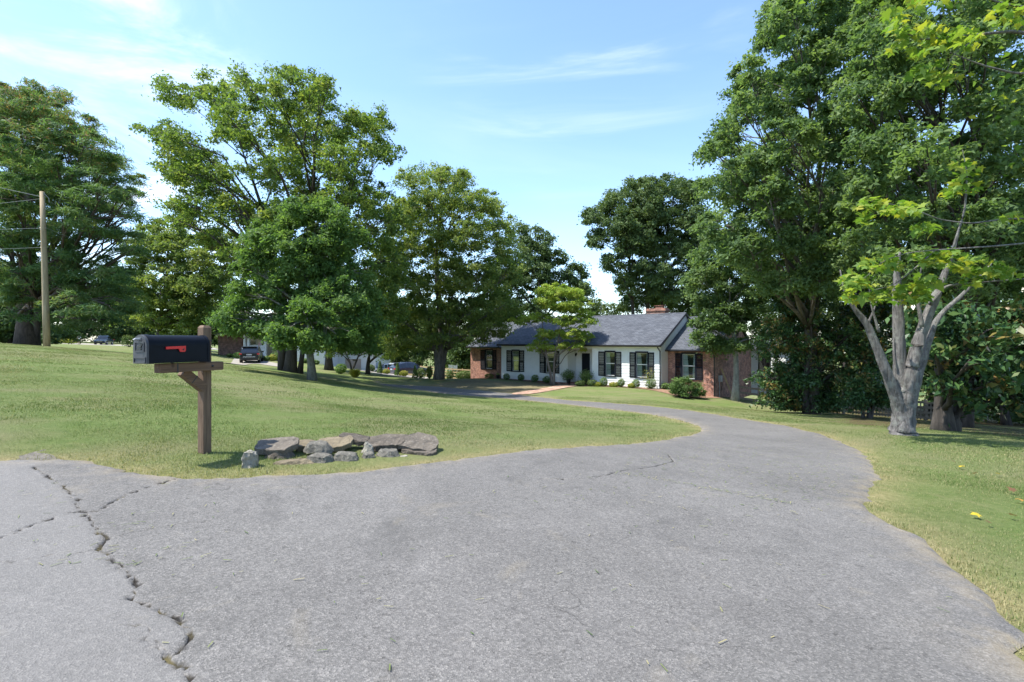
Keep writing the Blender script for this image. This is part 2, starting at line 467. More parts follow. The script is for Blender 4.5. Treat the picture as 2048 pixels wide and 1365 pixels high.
# ---- asphalt: a real sheet with its cracks pressed into it
cracks_px = [
    ([(68, 940), (112, 968), (150, 1000), (160, 1024), (178, 1040), (196, 1066), (214, 1084), (200, 1106), (226, 1122), (236, 1142), (258, 1160), (272, 1182), (268, 1206), (296, 1222), (314, 1230), (346, 1244), (374, 1264), (380, 1296), (360, 1316), (338, 1326), (342, 1340), (372, 1344), (388, 1366), (392, 1400)], 0.0095, 1.0),
    ([(-40, 1095), (0, 1082), (30, 1072), (62, 1058), (110, 1044), (140, 1034), (196, 1028), (220, 1014), (254, 996), (300, 978), (340, 966), (362, 960)], 0.012, 0.9),
    ([(20, 1130), (60, 1127), (110, 1116), (160, 1113), (200, 1112)], 0.007, 0.5),
    ([(214, 1084), (262, 1075), (330, 1060), (420, 1050)], 0.005, 0.35),
    ([(262, 1256), (296, 1270), (292, 1288), (318, 1304), (338, 1326)], 0.005, 0.4),
    ([(1080, 963), (1160, 961), (1215, 954), (1240, 946), (1290, 940), (1340, 928), (1343, 922), (1335, 912)], 0.011, 0.7),
    ([(1100, 930), (1150, 938), (1200, 950)], 0.007, 0.4),
    ([(1480, 856), (1530, 858), (1578, 865)], 0.012, 0.6),
    ([(1700, 1045), (1760, 1055), (1825, 1075)], 0.008, 0.5),
]
crack_w = []
for pts, wd, dp in cracks_px:
    w = [G(max(min(x, 2100), -100), min(y, 1420)) for x, y in pts]
    crack_w.append((smooth_line([(p.x, p.y) for p in w], 0.05, 0.008, seed=len(pts)), wd, dp))
bpts = [Vector(p) for p in ASPH]
ptsl = list(bpts)
# interior points: denser where the camera stands, densest along the cracks
def fill(x0, x1, y0, y1, s):
    a, c = np.meshgrid(np.arange(x0, x1, s), np.arange(y0, y1, s))
    a = a + rng.normal(0, s * 0.12, a.shape); c = c + rng.normal(0, s * 0.12, c.shape)
    return a.ravel(), c.ravel()
allx, ally = [], []
for x0, x1, y0, y1, s in ((-6.5, 3.6, 1.1, 5.4, 0.05), (-2.5, 8, 5.4, 13, 0.14), (-14, -6.5, -6, 5.4, 0.5), (-6.5, 4, -6, 1.1, 0.4), (-36, 10, 13, 55, 0.45)):
    a, c = fill(x0, x1, y0, y1, s); allx.append(a); ally.append(c)
for line, wd, dp in crack_w:
    L = np.array(line); t = np.gradient(L, axis=0); t /= np.linalg.norm(t, axis=1)[:, None] + 1e-9
    nrm = np.stack([-t[:, 1], t[:, 0]], 1)
    for off in (-3.2, -1.6, -0.8, 0, 0.8, 1.6, 3.2):
        q = L + nrm * off * wd; allx.append(q[:, 0]); ally.append(q[:, 1])
ax_, ay_ = np.concatenate(allx), np.concatenate(ally)
keep = inside(ASPH, ax_, ay_)
ax_, ay_ = ax_[keep], ay_[keep]
keep = dist_poly(ASPH, ax_, ay_) > 0.03
ptsl += [Vector((x, y)) for x, y in zip(ax_[keep], ay_[keep])]
nb = len(bpts)
res = geometry.delaunay_2d_cdt(ptsl, [(i, (i + 1) % nb) for i in range(nb)], [list(range(nb))], 1, 1e-5)
vx = np.array([(v.x, v.y) for v in res[0]]); faces = [tuple(f) for f in res[2]]
az = H(vx[:, 0], vx[:, 1]) + 0.022
crk = np.zeros(len(vx)); 
nearm = vx[:, 1] < 16
for line, wd, dp in crack_w:
    d = dist_poly(line, vx[nearm, 0], vx[nearm, 1], closed=False)
    wob = wd * (0.75 + 0.5 * np.sin(vx[nearm, 0] * 37) * np.sin(vx[nearm, 1] * 29))
    k = np.clip(1.25 - d / np.maximum(wob, 1e-3), 0, 1) * dp
    crk[nearm] = np.maximum(crk[nearm], k)
main = crack_w[0][0]
side = np.zeros(len(vx)); 
lx = np.interp(vx[:, 1], [p[1] for p in sorted(main, key=lambda q: q[1])], [p[0] for p in sorted(main, key=lambda q: q[1])])
side = np.clip((lx - vx[:, 0]) / 0.05, 0, 1) * (vx[:, 1] < 5.3)          # the old street slab left of the main crack
az += 0.003 * side - 0.024 * crk
az += np.where(vx[:, 1] < 14, 0.004 * np.sin(vx[:, 0] * 5.1 + 2 * np.sin(vx[:, 1] * 2.3)) * np.sin(vx[:, 1] * 4.7), 0)
edge = dist_poly(ASPH, vx[:, 0], vx[:, 1])
az -= 0.03 * np.clip(1 - edge / 0.06, 0, 1)
me = bpy.data.meshes.new('driveway')
me.from_pydata([(x, y, z) for (x, y), z in zip(vx, az)], [], faces)
add_attr(me, 'crack', crk); add_attr(me, 'edge', np.exp(-edge / 0.12)); add_attr(me, 'old', side)
M_asph, nt, b, _ = mat_new('worn_asphalt')
vo = coords(nt)
vor = nt.nodes.new('ShaderNodeTexVoronoi'); vor.inputs['Scale'].default_value = 135; nt.links.new(vo, vor.inputs['Vector'])
vor2 = nt.nodes.new('ShaderNodeTexVoronoi'); vor2.inputs['Scale'].default_value = 42; vor2.inputs['Randomness'].default_value = 1; nt.links.new(vo, vor2.inputs['Vector'])
sp = nt.nodes.new('ShaderNodeSeparateColor'); nt.links.new(vor.outputs['Color'], sp.inputs[0])
sp2 = nt.nodes.new('ShaderNodeSeparateColor'); nt.links.new(vor2.outputs['Color'], sp2.inputs[0])
blot = noise(nt, 0.7, 5, 0.6, vo, 0.5); blot2 = noise(nt, 5, 5, 0.6, vo)
stone = ramp(nt, [(0.0, (0.11, 0.108, 0.106)), (0.35, (0.17, 0.166, 0.163)), (0.75, (0.22, 0.215, 0.212)), (0.95, (0.32, 0.31, 0.3))], sp.outputs[0])
big_st = ramp(nt, [(0.0, (0.06, 0.06, 0.06)), (0.1, (0.2, 0.198, 0.197)), (0.9, (0.22, 0.217, 0.215)), (1.0, (0.38, 0.37, 0.36))], sp2.outputs[0])
c = mixc(nt, 0.28, stone, big_st)
tone = ramp(nt, [(0.3, (0.5, 0.485, 0.46)), (0.7, (0.74, 0.718, 0.685))], math_n(nt, 'ADD', math_n(nt, 'MULTIPLY', blot, 0.7), math_n(nt, 'MULTIPLY', blot2, 0.3)))
c = mixc(nt, 1.0, c, tone, 'MULTIPLY')
st1 = ramp(nt, [(0.56, (0, 0, 0)), (0.72, (0.5, 0.5, 0.5))], noise(nt, 0.9, 7, 0.7, vo, 1.2))
c = mixc(nt, st1, c, (0.06, 0.058, 0.055))                      # old damp stains
st2 = ramp(nt, [(0.6, (0, 0, 0)), (0.78, (0.45, 0.45, 0.45))], noise(nt, 1.7, 6, 0.65, vo, 0.6))
c = mixc(nt, st2, c, (0.22, 0.19, 0.14))                        # dust
vn = nt.nodes.new('ShaderNodeTexVoronoi'); vn.feature = 'DISTANCE_TO_EDGE'; vn.inputs['Scale'].default_value = 1.1
vd = nt.nodes.new('ShaderNodeVectorMath'); vd.operation = 'ADD'
nz = nt.nodes.new('ShaderNodeTexNoise'); nz.inputs['Scale'].default_value = 3.0; nz.inputs['Detail'].default_value = 6; nt.links.new(vo, nz.inputs['Vector'])
vs_ = nt.nodes.new('ShaderNodeVectorMath'); vs_.operation = 'SCALE'; vs_.inputs['Scale'].default_value = 0.5; nt.links.new(nz.outputs['Color'], vs_.inputs[0])
nt.links.new(vo, vd.inputs[0]); nt.links.new(vs_.outputs[0], vd.inputs[1]); nt.links.new(vd.outputs[0], vn.inputs['Vector'])
hair = ramp(nt, [(0.0, (1, 1, 1)), (0.006, (0, 0, 0))], vn.outputs['Distance'])
hm = ramp(nt, [(0.5, (0, 0, 0)), (0.64, (0.75, 0.75, 0.75))], noise(nt, 0.55, 3, 0.5, vo))
c = mixc(nt, math_n(nt, 'MULTIPLY', hair, hm), c, (0.035, 0.033, 0.03))   # hairline cracks
c = mixc(nt, math_n(nt, 'MULTIPLY', attr(nt, 'old'), 0.3), c, (0.19, 0.183, 0.175))
c = mixc(nt, math_n(nt, 'MULTIPLY', attr(nt, 'edge'), ramp(nt, [(0.4, (0, 0, 0)), (0.6, (0.75, 0.75, 0.75))], blot2)), c, (0.26, 0.21, 0.13))
dirt = ramp(nt, [(0.5, (0.018, 0.016, 0.014)), (0.7, (0.1, 0.085, 0.035))], noise(nt, 4, 4, 0.6, vo))
c = mixc(nt, ramp(nt, [(0.15, (0, 0, 0)), (0.5, (1, 1, 1))], attr(nt, 'crack')), c, dirt)
nt.links.new(c, b.inputs['Base Color'])
b.inputs['Roughness'].default_value = 0.88; b.inputs['Specular IOR Level'].default_value = 0.3
bump(nt, b, math_n(nt, 'ADD', vor.outputs['Distance'], math_n(nt, 'MULTIPLY', vor2.outputs['Distance'], 0.8)), 0.38, 0.01)
drive = link_mesh('driveway', me, M_asph, smooth=True)
tag(drive, 'worn grey asphalt driveway curving from the street to the white house', 'driveway', kind='structure')

def sheet(name, poly, mat, lift, step=0.3, label=None, cat=None):
    """a sheet that follows the ground inside an outline"""
    bp = [Vector(p) for p in poly]
    xs = [p.x for p in bp]; ys = [p.y for p in bp]
    a, c = np.meshgrid(np.arange(min(xs), max(xs), step), np.arange(min(ys), max(ys), step))
    a, c = a.ravel(), c.ravel()
    k = inside(poly, a, c); a, c = a[k], c[k]
    k = dist_poly(poly, a, c) > step * 0.3
    pl = bp + [Vector((x, y)) for x, y in zip(a[k], c[k])]
    n = len(bp)
    r_ = geometry.delaunay_2d_cdt(pl, [(i, (i + 1) % n) for i in range(n)], [list(range(n))], 1, 1e-5)
    v = np.array([(q.x, q.y) for q in r_[0]])
    z = H(v[:, 0], v[:, 1]) + lift
    m_ = bpy.data.meshes.new(name)
    m_.from_pydata([(x, y, zz) for (x, y), zz in zip(v, z)], [], [tuple(f) for f in r_[2]])
    o = link_mesh(name, m_, mat, smooth=True)
    return tag(o, label, cat, kind='structure')
# ================================================================ shared building materials
M_white = simple('white_painted_board', (0.7, 0.71, 0.7), 0.6, var=0.05, scale=3)
M_dark = simple('black_blue_paint', (0.006, 0.008, 0.014), 0.6, var=0.2, scale=5, spec=0.2)
M_darkin = simple('dark_room', (0.03, 0.03, 0.028), 0.9)
M_trim = simple('black_metal', (0.014, 0.014, 0.016), 0.4)
M_curtain = simple('white_curtain', (0.78, 0.78, 0.74), 0.9, var=0.06, scale=12)
M_concrete = simple('pale_concrete', (0.26, 0.235, 0.2), 0.9, var=0.16, scale=3)
M_metalg = simple('grey_metal', (0.3, 0.31, 0.32), 0.45, 0.4)
def brick_mat(name, c1, c2, mortar, rot=(R(90), 0, 0), scale=1.0):
    m, nt, b, _ = mat_new(name)
    t = nt.nodes.new('ShaderNodeTexCoord')
    # wall coordinates: along the wall and up, from object space
    s_ = nt.nodes.new('ShaderNodeSeparateXYZ'); nt.links.new(t.outputs['Object'], s_.inputs[0])
    cb_ = nt.nodes.new('ShaderNodeCombineXYZ')
    nt.links.new(math_n(nt, 'ADD', s_.outputs[0], s_.outputs[1]), cb_.inputs[0]); nt.links.new(s_.outputs[2], cb_.inputs[1])
    br = nt.nodes.new('ShaderNodeTexBrick')
    nt.links.new(cb_.outputs[0], br.inputs['Vector'])
    br.inputs['Scale'].default_value = scale
    br.inputs['Brick Width'].default_value = 0.215; br.inputs['Row Height'].default_value = 0.075; br.inputs['Mortar Size'].default_value = 0.006
    br.inputs['Color1'].default_value = (*c1, 1); br.inputs['Color2'].default_value = (*c2, 1); br.inputs['Mortar'].default_value = (*mortar, 1)
    br.inputs['Bias'].default_value = -0.1
    n = noise(nt, 3.0, 6, 0.65, t.outputs['Object'])
    c = mixc(nt, 1.0, br.outputs['Color'], ramp(nt, [(0.35, (0.5, 0.48, 0.5)), (0.65, (1.5, 1.45, 1.45))], n), 'MULTIPLY')
    nt.links.new(c, b.inputs['Base Color']); b.inputs['Roughness'].default_value = 0.9
    bump(nt, b, math_n(nt, 'SUBTRACT', 1.0, br.outputs['Fac']), 0.6, 0.01)
    return m
M_brick = brick_mat('red_brick', (0.31, 0.145, 0.095), (0.16, 0.075, 0.055), (0.38, 0.34, 0.3))
M_brick2 = brick_mat('dull_red_brick', (0.2, 0.1, 0.08), (0.15, 0.085, 0.07), (0.25, 0.2, 0.17))
M_shingle, nt, b, _ = mat_new('charcoal_shingles')
t = nt.nodes.new('ShaderNodeTexCoord'); s_ = nt.nodes.new('ShaderNodeSeparateXYZ'); nt.links.new(t.outputs['Object'], s_.inputs[0])
cb_ = nt.nodes.new('ShaderNodeCombineXYZ'); nt.links.new(s_.outputs[0], cb_.inputs[0])
nt.links.new(math_n(nt, 'MULTIPLY', s_.outputs[2], 1.85), cb_.inputs[1])
br = nt.nodes.new('ShaderNodeTexBrick'); nt.links.new(cb_.outputs[0], br.inputs['Vector'])
br.inputs['Scale'].default_value = 1; br.inputs['Brick Width'].default_value = 0.33; br.inputs['Row Height'].default_value = 0.14; br.inputs['Mortar Size'].default_value = 0.012
br.inputs['Color1'].default_value = (0.046, 0.052, 0.064, 1); br.inputs['Color2'].default_value = (0.086, 0.094, 0.11, 1); br.inputs['Mortar'].default_value = (0.022, 0.024, 0.03, 1)
n = noise(nt, 1.4, 8, 0.75, t.outputs['Object'])
c = mixc(nt, 1.0, br.outputs['Color'], ramp(nt, [(0.3, (0.7, 0.7, 0.72)), (0.7, (1.3, 1.3, 1.3))], n), 'MULTIPLY')
nt.links.new(c, b.inputs['Base Color']); b.inputs['Roughness'].default_value = 0.85
bump(nt, b, math_n(nt, 'ADD', br.outputs['Fac'], noise(nt, 60, 3, 0.7, t.outputs['Object'])), 0.4, 0.01)
M_glass, nt, b, out = mat_new('window_glass')
b.inputs['Base Color'].default_value = (0.9, 0.95, 0.93, 1); b.inputs['Roughness'].default_value = 0.02
nt.nodes.remove(b)
gl = nt.nodes.new('ShaderNodeBsdfGlossy'); gl.inputs['Roughness'].default_value = 0.03
tr = nt.nodes.new('ShaderNodeBsdfTransparent'); tr.inputs[0].default_value = (0.86, 0.92, 0.9, 1)
fr = nt.nodes.new('ShaderNodeFresnel'); fr.inputs['IOR'].default_value = 1.5
wv = nt.nodes.new('ShaderNodeBump'); wv.inputs['Strength'].default_value = 0.05; nt.links.new(noise(nt, 2.0, 2, 0.5, coords(nt)), wv.inputs['Height']); nt.links.new(wv.outputs[0], gl.inputs['Normal'])
mx = nt.nodes.new('ShaderNodeMixShader'); nt.links.new(math_n(nt, 'ADD', math_n(nt, 'MULTIPLY', fr.outputs[0], 1.6), 0.06), mx.inputs[0])
nt.links.new(tr.outputs[0], mx.inputs[1]); nt.links.new(gl.outputs[0], mx.inputs[2]); nt.links.new(mx.outputs[0], out.inputs['Surface'])

# ================================================================ the white house
# local frame: x along the front to the left, y into the house, z up; origin at the right end of the white front
HE, HN = Vector((-0.761, 0.649, 0)), Vector((0.649, 0.761, 0))
HO = P(1322, 682.5, 36.7); HO.z = 0
HM = Matrix(((HE.x, HN.x, 0, HO.x), (HE.y, HN.y, 0, HO.y), (0, 0, 1, 0), (0, 0, 0, 1)))
def front(px, py, d=0.0):
    """pixel -> (along the front, height) on the plane d metres behind the front"""
    a = (px - CX) / F
    ox, oy = HO.x + d * HN.x, HO.y + d * HN.y
    s = (ox - a * oy) / (a * HE.y - HE.x)
    Y = oy + s * HE.y
    return s, CAMZ - (py - CY) / F * Y
house = empty('brick_and_siding_house', (HO.x, HO.y, 0), 0, 'long white sided ranch house with brick wings and dark shingle roof', 'house')
house.matrix_world = HM      # x axis mirrored frame is carried by the parts through this matrix
HL = front(1003, 700)[0]                      # length of the white front
EZ = front(1322, 692)[1]                      # eaves
RZ = front(1369, 626, 4.5)[1]                 # ridge
SB = -3.49 + CAMZ                             # lower edge of the siding
FZ = SB - 0.9                                 # foundation goes into the ground
DW, DP = 1.2, 9.0
def hp(name, mb, mat, parent=None, smooth=False): return mb.build(name, mat, parent or house, smooth)

def wall_piece(x0, x1, z0, z1, y0, th, holes):
    """a wall slab cut round its openings"""
    mb = MB(); xs = sorted({x0, x1, *[h[0] for h in holes], *[h[1] for h in holes]})
    for a, c in zip(xs[:-1], xs[1:]):
        cuts = sorted([(h[2], h[3]) for h in holes if h[0] < (a + c) / 2 < h[1]])
        z = z0
        for lo, hi in cuts:
            if lo > z: mb.box(a, c, y0, y0 + th, z, lo)
            z = hi
        if z1 > z: mb.box(a, c, y0, y0 + th, z, z1)
    return mb

def make_window(x0, x1, z0, z1, y, sl, sr, curtain='both', parent=None):
    """x0<x1 opening, shutters sl (towards +x) and sr; y is the wall face"""
    w = MB(); fw = 0.075
    for a, c, e, g in ((x0, x1, z1 - fw, z1 + 0.05), (x0, x0 + fw, z0, z1 - fw), (x1 - fw, x1, z0, z1 - fw)):
        w.box(a, c, y - 0.05, y + 0.1, e, g)
    win = hp('window', w, M_dark)
    hp('sill', MB().box(x0 - 0.05, x1 + 0.05, y - 0.1, y + 0.1, z0 - 0.07, z0), M_dark, win)
    zm = (z0 + z1) / 2
    ix0, ix1 = x0 + fw, x1 - fw
    s1 = MB()
    for (lo, hi, yy) in ((zm, z1 - fw, 0.03), (z0, zm, 0.055)):
        for a, c, e, g in ((ix0, ix1, lo, lo + 0.035), (ix0, ix1, hi - 0.03, hi), (ix0, ix0 + 0.035, lo, hi), (ix1 - 0.035, ix1, lo, hi)):
            s1.box(a, c, y + yy, y + yy + 0.03, e, g)
    hp('sash', s1, M_white if curtain != 'left' else M_trim, win)
    for lo, hi, yy in ((zm + 0.03, z1 - fw, 0.042), (z0 + 0.03, zm, 0.068)):
        hp('pane', MB().box(ix0 + 0.03, ix1 - 0.03, y + yy, y + yy + 0.006, lo, hi), M_glass, win)
        mt = MB(); zz = (lo + hi) / 2
        mt.box(ix0 + 0.03, ix1 - 0.03, y + yy - 0.012, y + yy - 0.002, zz - 0.009, zz + 0.009)
        hp('muntin', mt, M_trim, win)
    # curtain drawn aside, hanging in folds
    def drape(a, c, wtop, wbot, side):
        mb = MB(); n = 22; rows = 7; vs = []
        for r_ in range(rows + 1):
            t_ = r_ / rows; wid = wtop + (wbot - wtop) * abs(math.sin(t_ * 1.7)) 
            for k in range(n + 1):
                u = k / n
                xx = (a + u * wid) if side > 0 else (c - u * wid)
                vs.append((xx, y + 0.2 + 0.035 * math.sin(u * 22), z1 - 0.05 - t_ * (z1 - z0 - 0.02)))
        fs = [(r_ * (n + 1) + k, r_ * (n + 1) + k + 1, (r_ + 1) * (n + 1) + k + 1, (r_ + 1) * (n + 1) + k) for r_ in range(rows) for k in range(n)]
        mb.add(vs, fs)
        hp('curtain', mb, M_curtain, win, True)
    wd = ix1 - ix0
    if curtain in ('both', 'right'): drape(ix0, ix1, wd * 0.16, wd * 0.26, 1)
    if curtain in ('both', 'left', 'two'): drape(ix0, ix1, wd * 0.3, wd * 0.42, -1)
    for a, c in ((sl), (sr)):
        s = MB(); st = 0.06; h0, h1_ = z0 - 0.05, z1 - 0.02; zr = h0 + (h1_ - h0) * 0.47
        s.box(a, a + st, y - 0.062, y - 0.012, h0, h1_); s.box(c - st, c, y - 0.062, y - 0.012, h0, h1_)
        for e, g in ((h0, h0 + 0.09), (zr - 0.04, zr + 0.04), (h1_ - 0.09, h1_)): s.box(a + st, c - st, y - 0.06, y - 0.012, e, g)
        sh = hp('shutter', s, M_dark)
        pn = MB()
        for e, g in ((h0 + 0.09, zr - 0.04), (zr + 0.04, h1_ - 0.09)):
            k = int((g - e) / 0.045)
            for i in range(k):
                z_ = e + (g - e) * (i + 0.5) / k
                Mx = Matrix.Translation((0, y - 0.034, z_)) @ Matrix.Rotation(R(38), 4, 'X')
                pn.box(a + st, c - st, -0.02, 0.02, -0.004, 0.004, M=Mx)
        hp('louver_panel', pn, M_dark, sh)

wins = []   # (x0, x1, z0, z1)
def wdef(xs, ytop, ybot, d=0.0):
    a, b_, c, e = [front(x, (ytop + ybot) / 2, d)[0] for x in xs]      # a>b>c>e (x grows to the left)
    zt = front((xs[1] + xs[2]) / 2, ytop, d)[1]; zb = front((xs[1] + xs[2]) / 2, ybot, d)[1]
    return dict(sl=(b_, a), win=(c, b_), sr=(e, c), z=(zb, zt))
W1 = wdef((1013.7, 1023.7, 1039.5, 1048.7), 700.6, 742.5)
W2 = wdef((1080, 1090, 1110.7, 1119), 702, 745.5)
W3 = wdef((1197.3, 1209.6, 1231.3, 1243), 703.2, 751.7)
W4 = wdef((1259.6, 1271, 1296.8, 1308.4), 704.5, 755)
W5 = wdef((1351, 1363, 1392, 1405.5), 706.6, 758.2, DW)
WL = wdef((961.8, 971, 986, 993), 700, 738, 1.0)
RX0, RX1 = front(1184.6, 720)[0], front(1135.9, 720)[0]      # entrance recess
RT = front(1160, 698.5)[1]
PF = SB + 0.02
fh = [(w['win'][0], w['win'][1], w['z'][0], w['z'][1]) for w in (W1, W2, W3, W4)]
# sheathing behind the planks, and the planks one by one
hp('wall', wall_piece(0.02, HL - 0.02, SB, EZ, 0.02, 0.14, fh + [(RX0, RX1, SB - 1, RT)]), M_white)
ncourse = 15; ch = (EZ - 0.12 - SB) / ncourse
def planks(x0, x1, y, holes, z0, n, ch, flip=None):
    for k in range(n):
        lo, hi = z0 + k * ch, z0 + (k + 1) * ch + 0.02
        segs = [(x0, x1)]
        for h in holes:
            if h[2] < hi - 0.03 and h[3] > lo + 0.03:
                ns = []
                for a, c in segs:
                    if h[0] > a and h[0] < c: ns.append((a, min(c, h[0])))
                    if h[1] < c and h[1] > a: ns.append((max(a, h[1]), c))
                    if h[1] <= a or h[0] >= c: ns.append((a, c))
                segs = ns
        for a, c in segs:
            if c - a < 0.03: continue
            yield k, a, c, lo, hi
for k, a, c, lo, hi in planks(0.1, HL - 0.1, 0, fh + [(RX0 - 0.1, RX1 + 0.1, SB - 1, RT + 0.06)], SB, ncourse, ch):
    mb = MB()
    mb.add([(a, -0.034, lo), (c, -0.034, lo), (c, 0.018, lo), (a, 0.018, lo), (a, -0.002, hi), (c, -0.002, hi), (c, 0.018, hi), (a, 0.018, hi)],
           [(0, 1, 5, 4), (1, 2, 6, 5), (3, 0, 4, 7), (0, 3, 2, 1), (4, 5, 6, 7)])
    hp('siding_plank', mb, M_white)
cbm = MB()
for a, c in ((0.0, 0.1), (HL - 0.1, HL), (RX0 - 0.1, RX0), (RX1, RX1 + 0.1)): hp('corner_board', MB().box(a, c, -0.03, 0.019, SB, EZ - 0.02), M_white)
hp('frieze_board', MB().box(0.1, HL - 0.1, -0.026, 0.019, EZ - 0.13, EZ - 0.02), M_white)
hp('entrance_lintel', MB().box(RX0, RX1, -0.028, 0.0, RT, RT + 0.06), M_white)
for w in (W3, W4):
    hp('window_cap', MB().box(w['win'][0] - 0.12, w['win'][1] + 0.12, -0.07, 0.0, w['z'][1] + 0.2, w['z'][1] + 0.235), M_white)
hp('foundation', wall_piece(0.03, HL - 0.03, FZ, SB, 0.03, 0.2, []), M_brick)
for w, cu in ((W1, 'none'), (W2, 'none'), (W3, 'two'), (W4, 'both')):
    make_window(w['win'][0], w['win'][1], w['z'][0], w['z'][1], 0.0, w['sl'], w['sr'], cu)
# entrance recess with door, lamp and floor
RD = 1.25
hp('entrance_side_wall', MB().box(RX1, RX1 + 0.1, 0.16, RD, SB, RT), M_white)
hp('entrance_side_wall', MB().box(RX0 - 0.1, RX0, 0.16, RD, SB, RT), M_white)
dx1, dz1 = front(1163.5, 706.8, RD); dx0 = front(1180.2, 706.8, RD)[0]
hp('entrance_back_wall', wall_piece(RX0 - 0.1, RX1 + 0.1, SB, RT + 0.1, RD, 0.12, [(dx0, dx1, SB - 0.1, dz1)]), M_white)
for k, a, c, lo, hi in planks(RX0, RX1, RD, [(dx0 - 0.1, dx1 + 0.1, SB - 1, dz1 + 0.1)], SB, 14, 0.19):
    if hi > RT: continue
    mb = MB().add([(a, RD - 0.024, lo), (c, RD - 0.024, lo), (c, RD, lo), (a, RD, lo), (a, RD - 0.006, hi), (c, RD - 0.006, hi)], [(0, 1, 5, 4), (0, 3, 2, 1)])
    hp('siding_plank', mb, M_white)
hp('entrance_ceiling', MB().box(RX0 - 0.1, RX1 + 0.1, 0.03, RD, RT + 0.002, RT + 0.06), M_white)
dr = hp('front_door', MB().box(dx0, dx1, RD + 0.03, RD + 0.075, PF, dz1), M_dark)
pm = MB(); wq = (dx1 - dx0)
for i in (0, 1):
    for z0_, z1_ in ((0.12, 0.7), (0.82, 1.4), (1.5, dz1 - PF - 0.1)):
        pm.bevel_box(dx0 + 0.1 + i * wq * 0.45, dx0 + 0.1 + i * wq * 0.45 + wq * 0.34, RD + 0.018, RD + 0.031, PF + z0_, PF + z1_, 0.008)
hp('door_panel', pm, M_dark, dr)
kb = MB().lathe([(0.0, 0), (0.03, 0.005), (0.036, 0.02), (0.02, 0.04), (0.012, 0.06), (0.03, 0.062)], 12)
k_ = kb.build('door_handle', M_metalg, dr); k_.location = (dx0 + 0.09, RD - 0.04, PF + 0.98); k_.rotation_euler = (R(-90), 0, 0)
fr_ = MB()
for a, c, e, g in ((dx0 - 0.09, dx0, PF, dz1 + 0.09), (dx1, dx1 + 0.09, PF, dz1 + 0.09), (dx0, dx1, dz1, dz1 + 0.09)): fr_.box(a, c, RD - 0.03, RD + 0.03, e, g)
hp('door_frame', fr_, M_white, dr)
lx_, lz_ = front(1153.5, 708.5, RD)
lm = MB().box(-0.05, 0.05, -0.02, 0, -0.09, 0.09).tube([(0, -0.02, 0.05), (0, -0.1, 0.1), (0, -0.14, 0.06)], 0.012, 6)
lm.lathe([(0.0, 0.1), (0.07, 0.06), (0.075, 0.05), (0.055, -0.14), (0.02, -0.17), (0, -0.175)], 8, (0, -0.14, -0.03))
lo_ = hp('wall_lantern', lm, M_trim); lo_.location = (lx_, RD - 0.026, lz_)
hp('porch_floor', MB().box(RX0, RX1, 0.0, RD, FZ, PF), M_brick)
sx0, sx1 = RX0 - 0.05, RX1 - 0.55
for i in range(3):
    hp('step', MB().bevel_box(sx0 - 0.1 * i, sx1 + 0.25 * i, -0.36 * (i + 1), -0.36 * i - 0.001, FZ - 0.1, PF - 0.02 - 0.15 * i, 0.012), M_brick)
# roofs
def gable_roof(name, x0, x1, y0, depth, ez, rz, over=0.45, mat=M_shingle, rake=0.12):
    ym = y0 + depth / 2; sl = (rz - ez) / (depth / 2 + 0.0)
    ye, yb, zz = y0 - over, y0 + depth + over, ez - sl * 0.0
    th = 0.1
    mb = MB(); a, c = x0 - rake, x1 + rake
    mb.add([(a, ye, zz), (c, ye, zz), (c, ym, rz), (a, ym, rz), (c, yb, zz), (a, yb, zz),
            (a, ye, zz - th), (c, ye, zz - th), (c, ym, rz - th), (a, ym, rz - th), (c, yb, zz - th), (a, yb, zz - th)],
           [(0, 1, 2, 3), (3, 2, 4, 5), (7, 6, 9, 8), (8, 9, 11, 10), (0, 6, 7, 1), (4, 10, 11, 5), (1, 7, 8, 2), (2, 8, 10, 4), (0, 3, 9, 6), (3, 5, 11, 9)])
    r_ = hp(name, mb, mat)
    hp('gutter', MB().prism([(-0.13, 0.02), (-0.14, -0.06), (-0.1, -0.12), (0, -0.12), (0, 0.02)], a, c, Matrix(((0, 1, 0, 0), (1, 0, 0, ye), (0, 0, 1, zz - 0.03), (0, 0, 0, 1)))), M_trim, r_)
    for xx in (a - 0.03, c + 0.004):
        for yy0, yy1 in ((ye, ym), (yb, ym)):
            hp('rake_board', MB().add([(xx, yy0, zz + 0.02), (xx + 0.026, yy0, zz + 0.02), (xx + 0.026, yy1, rz + 0.02), (xx, yy1, rz + 0.02),
                                       (xx, yy0, zz - 0.17), (xx + 0.026, yy0, zz - 0.17), (xx + 0.026, yy1, rz - 0.17), (xx, yy1, rz - 0.17)],
                                      [(0, 1, 2, 3), (4, 7, 6, 5), (0, 4, 5, 1), (0, 3, 7, 4), (1, 5, 6, 2), (2, 6, 7, 3)]), M_trim, r_)
    hp('ridge_cap', MB().prism([(-0.14, -0.05), (0, 0.035), (0.14, -0.05)], a, c, Matrix(((0, 1, 0, 0), (1, 0, 0, ym), (0, 0, 1, rz), (0, 0, 0, 1)))), mat, r_)
    hp('soffit', MB().box(a + 0.05, c - 0.05, ye + 0.02, y0 + 0.02, zz - 0.13, zz - 0.105), M_white, r_)
    return r_
gable_roof('roof', 0, HL, 0, DP, EZ + 0.06, RZ)
